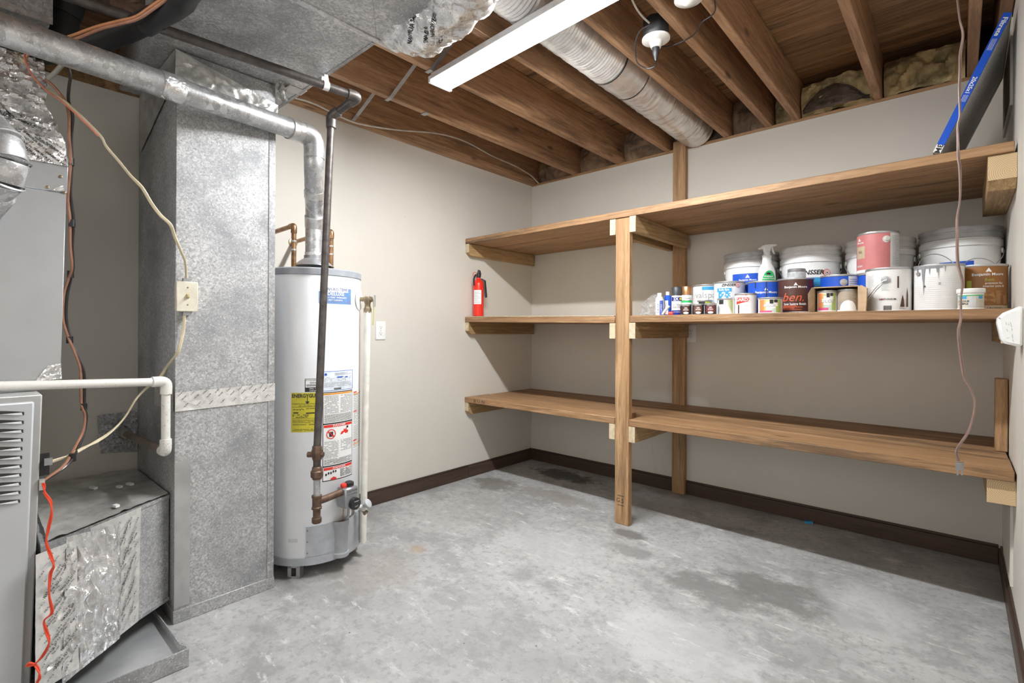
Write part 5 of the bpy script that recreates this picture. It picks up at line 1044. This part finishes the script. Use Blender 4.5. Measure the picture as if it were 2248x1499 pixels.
for u,lb,cc in ((1506,'left of three dark stain cans, in front of the copper-capped spray can',BROWN),(1533,'middle of three dark stain cans with a brown label',pm('stain_brown',(.16,.06,.035),.4)),(1560,'right of three dark stain cans with a dark red label',pm('stain_red',(.19,.035,.03),.4))):
    def dst(m,c,r,th,z,h,cc=cc):
        m.cyl(c,r+.0004,th-1.5,th+1.5,z+.003,z+h-.010,BLK); m.cyl(c,r+.0008,th-.75,th+.75,z+.014,z+.046,cc); txt(m,c,r,th,z+.051,'OLD MASTERS' if False else 'ELDORADO' if False else 'GEL STAIN',.008,WHITE,e=.0014); txt(m,c,r,th,z+.038,'GEL',.010,WHITE,e=.0014,bold=.02); txt(m,c,r,th,z+.028,'STAIN',.010,WHITE,e=.0014,bold=.02)
        ell(m,c,r+.0014,th,z+.012,.014,.006,WHITE)
    gallon(u,-.66,BLK,lb,'stain_can',.0305,.060,grp='small stain cans',deco=dst)
def dsm(m,c,r,th,z,h): m.cyl(c,r+.0005,th-1.4,th+1.4,z+.004,z+h-.008,WHITE); m.cyl(c,r+.0009,th-1.0,th+.0,z+.055,z+.084,BLK); m.cyl(c,r+.0009,th+.0,th+1.0,z+.055,z+.084,GREENL)
gallon(1548,-.50,WHITE,'pint can with a lime and black label peeking over the stain cans','paint_can',.041,.088,deco=dsm)
def dval(m,c,r,th,z,h):
    m.cyl(c,r+.0004,th-1.2,th+1.2,z+.01,z+h-.012,WHITE); m.cyl(c,r+.0008,th-.35,th+.6,z+h-.034,z+h-.014,LBLUE); txt(m,c,r,th-.0,z+.125,'valspar',.052,GREY,e=.0014); txt(m,c,r,th+.05,z+.083,'CEILING PAINT',.0175,pm('print_slate',(.2,.28,.42),.4),e=.0014)
gallon(1552,-.30,CANW,'white gallon can labelled CEILING PAINT behind the stain cans',deco=dval)
def dz(m,c,r,th,z,h):
    m.cyl(c,r+.0006,th-.85,th+.15,z+.07,z+.152,LBLUE); txt(m,c,r,th-.35,z+.143,'Bulls Eye',.016,WHITE,e=.0014,bold=.02); txt(m,c,r,th-.35,z+.112,'1·2·3',.046,WHITE,e=.0016,bold=.04); m.cyl(c,r+.0008,th-.85,th+.1,z+.07,z+.0755,GREENL)
    txt(m,c,r,th-.05,z+.168,'ZINSSER',.020,BLK,e=.0014,shear=.2,bold=.02)
    for rr,mt,ee in ((.013,RED,.0012),(.0105,WHITE,.0015),(.007,RED,.0018),(.005,WHITE,.0021),(.0025,BLK,.0024)):
        fn=cylfn(c,r+ee,th+.55,z+.168); m.add([fn(rr*cos(2*PI*k/16),rr*sin(2*PI*k/16)) for k in range(16)],[tuple(range(16))],mt)
    bars(m,c,r,th,-.8,.2,z+.02,z+.06,6,LBLUE,.002)
t,c,r,th=gallon(1601,-.41,CANW,'white gallon primer can with a light blue 1-2-3 label',deco=dz)
def dbl(m,c,r,th,z,h,drip=True):
    m.cyl(c,r+.0005,th-1.35,th+1.35,z+.012,z+h-.010,BLUE); tri(m,c,r,th+.1,z+h-.045,.009,WHITE); txt(m,c,r,th+.12,z+h-.062,'Benjamin Moore',.0165,WHITE,e=.0014,bold=.02); txt(m,c,r,th+.38,z+h-.095,'ben.',.022,WHITE,shear=.3); txt(m,c,r,th+.5,z+h-.112,'premium flat',.012,WHITE,bold=.02); txt(m,c,r,th+.5,z+h-.125,'interior paint',.012,WHITE,bold=.02)
    if drip:
        for a,l in ((-.55,.03),(.12,.085)): m.cyl(c,r+.002,th+a-.03,th+a+.03,z+h-l-.01,z+h-.008,BLK)
gallon(1678,-.43,BLUE,'bright blue gallon can with black paint drips in front of the spray bottle',h=.18,r=.081,deco=dbl)
t,c,r,th=gallon(1632,-.285,BLUE,'blue gallon can wedged behind the primer can, ear showing',h=.183,r=.08,deco=lambda m,c,r,th,z,h:dbl(m,c,r,th,z,h,False)); ear(t,c,r,th,SZ,.16,.15)
def drain(nm=None): pass
def dcol(m,c,r,th,z,h,full=True):
    n=14
    mats=[pm('rainbow_%d'%i,cc,.4) for i,cc in enumerate([(.72,.10,.25),(.75,.25,.08),(.70,.45,.15),(.60,.58,.35),(.55,.68,.62),(.42,.52,.14)])]
    m.cyl(c,r+.0005,th-1.3,th+1.3,z+.004,z+h-.010,WHITE); a0,a1=-1.0,.95
    ncol=12;nrow=6
    for i in range(ncol):
        for j in range(nrow):
            u=(i+.5)/ncol;v=(j+.5)/nrow; d=math.hypot((u-.55)*1.1,v-.62)
            if d<.30: continue
            k=0 if (v<.25 and u<.55) else 1 if u<.22 else 2 if (u<.35 ) else 3 if v>.7 and u<.75 else 5 if u>.75 else 4
            m.cyl(c,r+.0009,th+a0+(a1-a0)*i/ncol,th+a0+(a1-a0)*(i+1)/ncol,z+.005+(h-.017)*j/nrow,z+.005+(h-.017)*(j+1)/nrow,mats[k],1)
    m.cyl(c,r+.0013,th-.05,th+.25,z+h-.032,z+h-.012,BLK); m.cyl(c,r+.0013,th+.3,th+.6,z+h-.026,z+h-.012,BLK); txt(m,c,r,th-.1,z+h*.48,'COLOR',.3*h*.72,GREY,e=.0018)
def dcg(m,c,r,th,z,h):
    m.cyl(c,r+.0005,th-1.3,th+1.3,z+.004,z+h-.008,WHITE)
    for i in range(6): m.cyl(c,r+.0009,th+.1+i*.13,th+.23+i*.13,z+.006+.01*(5-i),z+h-.010,pm('lime_%d'%i,(.74-.07*i,.76-.05*i,.55-.08*i),.4),1)
    m.cyl(c,r+.0013,th-.95,th-.3,z+h-.032,z+h-.009,BLK); txt(m,c,r,th-.1,z+.045,'COLOR',.018,LGREY,e=.0014)
gallon(1594,-.60,WHITE,'pint paint can with a white and lime label left of the red-banded can','paint_can',.042,.087,deco=dcg)
def dg(m,c,r,th,z,h): m.cyl(c,r+.0005,th-1.4,th+1.4,z+.004,z+h-.009,WHITE); cpoly(m,c,r+.001,th,z,[-.05+.068*i/8 for i in range(9)],lambda x:.052+(x+.05)*.24,lambda x:.088,RED); txt(m,c,r,th-.25,z+.076,'GARDZ',.023,WHITE,e=.0018,bold=.03); bars(m,c,r,th,-.7,.3,z+.01,z+.05,5,GREY,seed=4); m.cyl(c,r+.001,th-.75,th-.6,z+.006,z+.05,BROWN); txt(m,c,r,th-.2,z+.1,'ZINSSER',.010,RED)
gallon(1637,-.57,WHITE,'white quart can with a red GARDZ band','paint_can',.053,.110,deco=dg)
gallon(1691,-.62,WHITE,'short wide can with a rainbow swirl label in front of the blue can','paint_can',.056,.081,deco=dcol)
def dben(m,c,r,th,z,h):
    m.cyl(c,r+.0005,th-1.3,th+1.3,z+.014,z+h-.010,BROWN); tri(m,c,r,th+.02,z+h-.032,.009,WHITE); txt(m,c,r,th+.02,z+h-.046,'Benjamin Moore',.016,WHITE,e=.0014,bold=.02); txt(m,c,r,th-.15,z+.085,'ben.',.062,RUST,e=.0014,shear=.35); txt(m,c,r,th-.02,z+.052,'eggshell lustre finish' if False else 'low lustre finish',.016,WHITE,e=.0014,bold=.02); bars(m,c,r,th,-.7,.45,z+.022,z+.046,4,RUST,.0016,seed=8)
    for k in range(4): fn=cylfn(c,r+.001,th+1.0,z+.035+k*.04); m.add([fn(.013*cos(q*PI/8),.016*sin(q*PI/8)) for q in range(16)],[tuple(range(16))],pm('dark_magenta',(.30,.02,.05),.4))
    m.cyl(c,r+.0007,th-1.3,th+1.3,z+.002,z+.014,WHITE); txt(m,c,r,th,z+.008,'542 4X',.011,BLK)
t,c,r,th=gallon(1746,-.43,BROWN,'dark brown gallon can with orange script lettering',h=.184,deco=dben)
t_=thing('jar','clear ribbed jar with a silver lid on top of the dark brown can','jar',(c[0]+.0,c[1],SZ+.1835)); MB().lathe((c[0]+.005,c[1],SZ+.1835),[(.040,0),(.042,.004),(.042,.034),(.039,.036)],pm('jar_wrap',(.66,.68,.70),.2,.2,.15,40),32).build('body',t_); MB().lathe((c[0]+.005,c[1],SZ+.1835),[(.040,.036),(.041,.038),(.041,.05),(.038,.052)],STEEL,32).build('lid',t_)
# spray bottle standing on a hidden quart
sy_=-.315; sx_=XY(1684,sy_)-.002; gallon(0,sy_,CANW,'plain white quart can hidden under the green-labelled spray bottle','paint_can',.046,.118,x=sx_)
t=thing('spray_bottle','white trigger spray bottle with a green label standing above the blue cans','bottle',(sx_,sy_,SZ+.119)); bz=SZ+.119; rv=V((cR.x,cR.y,0)); fv=V((cF.x,cF.y,0))
pr=[(.045,0),(.047,.01),(.047,.10),(.045,.13),(.036,.155),(.026,.172),(.024,.20),(.026,.215),(.016,.222)]
m=MB(); vs=[V((sx_,sy_,bz+z))+rv*(w*cos(2*PI*k/28))+fv*(w*.62*sin(2*PI*k/28)) for w,z in pr for k in range(28)]; m.add(vs,[(i*28+k,i*28+(k+1)%28,(i+1)*28+(k+1)%28,(i+1)*28+k) for i in range(len(pr)-1) for k in range(28)]+[tuple(range(28))[::-1]],WHITEP,True); m.build('body',t)
MB().lathe((sx_,sy_,bz+.215),[(.017,0),(.017,.022),(.014,.024)],WHITEP,20).build('collar',t)
S=lambda a,b:V((sx_,sy_,bz+b))+rv*a
m=MB().prism([S(a,b)-fv*.011 for a,b in ((-.016,.236),(-.018,.252),(-.044,.250),(-.046,.255),(-.030,.270),(-.010,.277),(.05,.280),(.052,.268),(.020,.262),(.014,.236))],fv*.022,WHITEP); m.build('spray_head',t,bevel=.002)
m=MB().prism([S(a,b)-fv*.004 for a,b in ((.022,.265),(.032,.262),(.036,.245),(.044,.226),(.038,.226),(.028,.24))],fv*.008,WHITEP); m.build('trigger',t)
m=MB(); lf=lambda a,b:S(a,b)-fv*math.sqrt(max(0,1-(a/.047)**2))*.62*.0485-fv*.0006
xs2=[-.040+.008*i for i in range(11)]; bot=[.03]*11; top=[.03+.10*math.sqrt(max(0,1-(abs(x_)/.0415)**2.4)) for x_ in xs2]
m.add([lf(x_,b) for x_,bb,tt in zip(xs2,bot,top) for b in (bb,max(bb+.001,tt))],[(2*i,2*i+2,2*i+3,2*i+1) for i in range(10)],GREEN)
lf2=lambda a,b:lf(a,b)-fv*.001
m.text('Winter Flat' if False else 'Wallpaper',.012,lf2,WHITE,-.004,.098,bold=.02); m.text('Remover Solution',.010,lf2,WHITE,-.0,.086,bold=.02)
for k in range(5): m.add([lf2(-.03,.044+k*.008),lf2(.028-(k%2)*.01,.044+k*.008),lf2(.028-(k%2)*.01,.0455+k*.008),lf2(-.03,.0455+k*.008)],[(0,1,2,3)],WHITE)
m.add([lf2(.012*cos(k*PI/8)-.005,.113+.006*sin(k*PI/8)) for k in range(16)],[tuple(range(16))],BLK); m.build('label',t)
# blue can behind carton
def dbk(m,c,r,th,z,h): m.cyl(c,r+.0005,th-1.3,th+.45,z+.012,z+h-.010,BLUE); m.cyl(c,r+.0005,th+.45,th+1.4,z+.012,z+h-.010,WHITE); bars(m,c,r,th,.5,1.2,z+.05,z+h-.02,12,NAVY,seed=12)
t,c,r,th=gallon(1843,-.405,BLUE,'blue and white gallon can with a round metal ear behind the open carton',deco=dbk); ear(t,c,r,th,SZ,.21,.2)
# carton with two cans
x0,x1=XY(1790,-.66),XY(1886,-.66); y0,y1=-.70,-.50; hh=.112; tk=.004
t=thing('cardboard_box','open cardboard carton on its side holding two small cans','box',((x0+x1)/2,-.6,SZ))
MB().box((x0,y0,SZ),(x1,y1,SZ+tk),CARD).build('panel',t); MB().box((x0,y0,SZ+hh),(x1,y1,SZ+hh+tk),CARD).build('panel',t); MB().box((x0-tk,y0,SZ),(x0,y1,SZ+hh+tk),CARD).build('panel',t); MB().box((x1,y0,SZ),(x1+tk,y1,SZ+hh+tk),CARD).build('panel',t); MB().box((x0,y1,SZ),(x1,y1+tk,SZ+hh),CARD).build('panel',t)
MB().prism([(x0,y0,SZ+.002),(x0-.014,y0-.036,SZ+.004),(x0-.015,y0-.038,SZ+.085),(x0-.005,y0-.012,SZ+hh+.003),(x0,y0,SZ+hh)],(.003,.003,0),CARD).build('flap',t); MB().prism([(x1+tk,y0,SZ+.002),(x1+.030,y0-.012,SZ+.001),(x1+.034,y0-.012,SZ+.100),(x1+.012,y0-.004,SZ+hh+.004),(x1+tk,y0,SZ+hh)],(.003,.004,0),CARD).build('flap',t)
cw=(x1-x0)/2; zb_=SZ+tk
gallon(0,y0+.055,WHITE,'small can with a rainbow COLOR label inside the left half of the carton','paint_can',.041,.097,z=zb_,x=x0+cw*.5+.002,deco=dcol)
def dgw(m,c,r,th,z,h): m.cyl(c,r+.0005,th-1.4,th+1.4,z+.004,z+h-.008,pm('label_taupe',(.34,.29,.24),.5)); ell(m,c,r+.0009,th,z+.004,.034,.046,WHITE,True); bars(m,c,r,th,-1.2,1.1,z+.045,z+h-.012,11,TAN,.0006,seed=14)
gallon(0,y0+.055,WHITE,'small taupe can with a white half disc in the right half of the carton','paint_can',.041,.099,z=zb_,x=x0+cw*1.5-.001,deco=dgw)
# stack: blue gallon + pink gallon
ux_=XY(1926,-.395); t,c,r,th=gallon(0,-.395,BLUE,'blue gallon can supporting the pink can',x=ux_,deco=lambda m,c,r,th,z,h:m.cyl(c,r+.0005,th-1.4,th+1.4,z+.01,z+h-.03,BLUE))
def dp(m,c,r,th,z,h):
    m.cyl(c,r+.0005,th-1.45,th+.62,z+.016,z+h-.010,PINK); m.cyl(c,r+.0005,th+.62,th+1.45,z+.01,z+h-.010,WHITE); m.cyl(c,r+.0007,th-1.45,th+.62,z+.002,z+.016,WHITE); tri(m,c,r,th-1.0,z+h-.03,.010,WHITE); txt(m,c,r,th-.95,z+h-.045,'Moore',.015,WHITE,bold=.02); m.cyl(c,r+.001,th-1.25,th-.62,z+.07,z+.128,TAN); txt(m,c,r,th-.9,z+.10,'RIL',.018,BLK); txt(m,c,r,th-1.0,z+.034,'FINISH',.013,WHITE,bold=.02); bars(m,c,r,th,.72,1.3,z+.03,z+h-.02,22,GREY,seed=15)
t,c,r,th=gallon(0,-.395,CANW,'pink-labelled gallon can stacked on top of a blue can',x=ux_,z=SZ+.19,deco=dp); a=ear(t,c,r,th,SZ+.19,.21,.42,PORC)
# rust-oleum white
def dru(m,c,r,th,z,h):
    bars(m,c,r,th,-1.1,-.6,z+.02,z+h-.03,30,LGREY,seed=16); bars(m,c,r,th,-.3,.15,z+.09,z+.15,14,LGREY,seed=17); fn=cylfn(c,r+.001,th-.28,z+.053); m.add([fn(-.003,-.003),fn(.003,-.003),fn(.003,.003),fn(-.003,.003)],[(0,1,2,3)],RED); txt(m,c,r,th-.03,z+.053,'RUST-OLEUM',.010,BLK,bold=.02)
    for k in range(10): x=-.2+k*.035; m.cyl(c,r+.001,th+x,th+x+.02,z+.006,z+.026,BLK,1)
    fn=cylfn(c,r+.001,th+.62,z+.02); m.add([fn(-.009,0),fn(.009,0),fn(.006,.03),fn(.001,.052),fn(-.004,.03)],[(0,1,2,3,4)],BROWN); fn=cylfn(c,r+.001,th+.9,z+.02); m.add([fn(-.005,0),fn(.005,0),fn(.004,.05),fn(.0,.085),fn(-.003,.05)],[(0,1,2,3,4)],BROWN); m.cyl(c,r+.001,th+.38,th+.45,z+.10,z+.15,BROWN,1); txt(m,c,r,th+.62,z+.012,'STYLE',.009,BROWN)
xr_=XY(1950,-.585); t,c,r,th=gallon(0,-.585,CANW,'white gallon can with brown bottle prints and a hanging wire handle',x=xr_,deco=dru); a=ear(t,c,r,th,SZ,.19,-.12,STEEL)
b_=V((cos(th-1.25),sin(th-1.25),0)); wire(t,[a,V((c[0],c[1],SZ+.11))+V((cos(th-.45),sin(th-.45),0))*(r+.006),V((c[0],c[1],SZ+.06))+V((cos(th-.95),sin(th-.95),0))*(r+.008),V((c[0],c[1],SZ+.05))+b_*(r+.010),V((c[0],c[1],SZ+.07))+V((cos(th-1.8),sin(th-1.8),0))*(r+.008)])
# white with grey drips
def ddr(m,c,r,th,z,h):
    bars(m,c,r,th,-1.1,1.1,z+.01,z+h-.05,16,LGREY,.0004,seed=19)
    m.cyl(c,r+.0015,th-1.3,th+.15,z+h-.016,z+h-.006,GJ)
    for a,w,l in ((-.95,.03,.045),(-.62,.10,.07),(-.60,.045,.12),(-.35,.03,.035),(-.05,.05,.03),(-.0,.022,.055),(.25,.03,.028)): fn=cylfn(c,r+.0018,th+a,z+h-.008); m.add([fn(-w*r,0),fn(-w*r*.5,-l*.7),fn(0,-l),fn(w*r*.5,-l*.7),fn(w*r,0)],[(0,1,2,3,4)],GJ)
    txt(m,c,r,th-.55,z+.10,'•',.03,BLK); txt(m,c,r,th+.05,z+.11,'H',.014,BLK,rot=PI/2)
xd_=XY(2054,-.585); xd_=max(xd_,xr_+.168); t,c,r,th=gallon(0,-.585,CANW,'white gallon can with grey paint drips down its side',x=xd_,deco=ddr)
def bailup(t,c,r,th,z,h,hh=.09,tilt=0):
    a=V((c[0],c[1],z+h*.82))+rv*(-r-.002); b=V((c[0],c[1],z+h*.82))+rv*(r+.002); mid=(a+b)/2
    for q,s in ((a,-1),(b,1)): MB().lathe(q-rv*s*.002,[(.008,0),(.008,.005)],STEEL,12,rv*s).build('handle_ear',t)
    wire(t,[a+ (b-a)*(.5-.5*cos(PI*i/10))+V((0,0,(hh+h*.18)*sin(PI*i/10)))+fv*tilt*sin(PI*i/10) for i in range(11)])
bailup(t,c,r,th,SZ,.19,.052,.02)
def doc(m,c,r,th,z,h):
    m.cyl(c,r+.0005,th-1.5,th-.80,z+.012,z+h-.008,NAVY); m.cyl(c,r+.0005,th-.80,th+1.3,z+.022,z+h-.008,OCHRE); m.cyl(c,r+.0005,th-.8,th+1.3,z+.002,z+.022,TAN); tri(m,c,r,th+.28,z+h-.025,.010,WHITE); txt(m,c,r,th+.28,z+h-.042,'Benjamin Moore',.0155,WHITE,bold=.02); txt(m,c,r,th+.32,z+h-.064,'ben.',.020,GREENL,shear=.3); txt(m,c,r,th+.5,z+h-.078,'premium flat',.0115,WHITE,bold=.01); txt(m,c,r,th+.5,z+h-.090,'interior paint &',.0115,WHITE,bold=.01)
    txt(m,c,r,th+.55,z+.062,'en',.10,pm('ochre_light',(.42,.22,.08),.4),e=.001,bold=.04); m.cyl(c,r+.001,th-.55,th-.35,z+.09,z+.125,GREENL); txt(m,c,r,th+.15,z+.011,'625 1X',.014,BLK); txt(m,c,r,th+.62,z+.011,'GENIO',.012,BLK)
xo_=W-.088; t,c,r,th=gallon(0,-.46,OCHRE,'ochre-brown gallon can with white lettering in the right corner',x=xo_,deco=doc); bailup(t,c,r,th,SZ,.19,.035,.01)
def dsj(m,c,r,th,z,h): m.cyl(c,r+.0005,th-1.3,th+1.3,z+.004,z+h-.022,pm('sample_label',(.62,.60,.50),.45)); m.cyl(c,r+.001,th-.95,th-.3,z+.042,z+.052,LBLUE); txt(m,c,r,th-.6,z+.032,'COLOUR',.010,BLK,bold=.02); txt(m,c,r,th-.6,z+.022,'SAMPLE',.010,BLK,bold=.02); m.cyl(c,r+.001,th-.15,th+.4,z+.008,z+.050,LGREY); m.cyl(c,r+.001,th+.6,th+1.0,z+.042,z+.052,LBLUE); m.cyl(c,r+.001,th-1.2,th+1.2,z+.053,z+.056,GREEN)
xj=XY(2131,-.69); t,c,r,th=gallon(0,-.69,WHITEP,'small white sample pot with a cream label at the front right',name='sample_pot',r=.040,h=.080,x=xj,deco=dsj,rimc=WHITEP); MB().lathe((c[0],c[1],SZ),[(.041,.064),(.0425,.066),(.0425,.080),(.040,.082),(.001,.082)],WHITE,36).build('screw_lid',t)
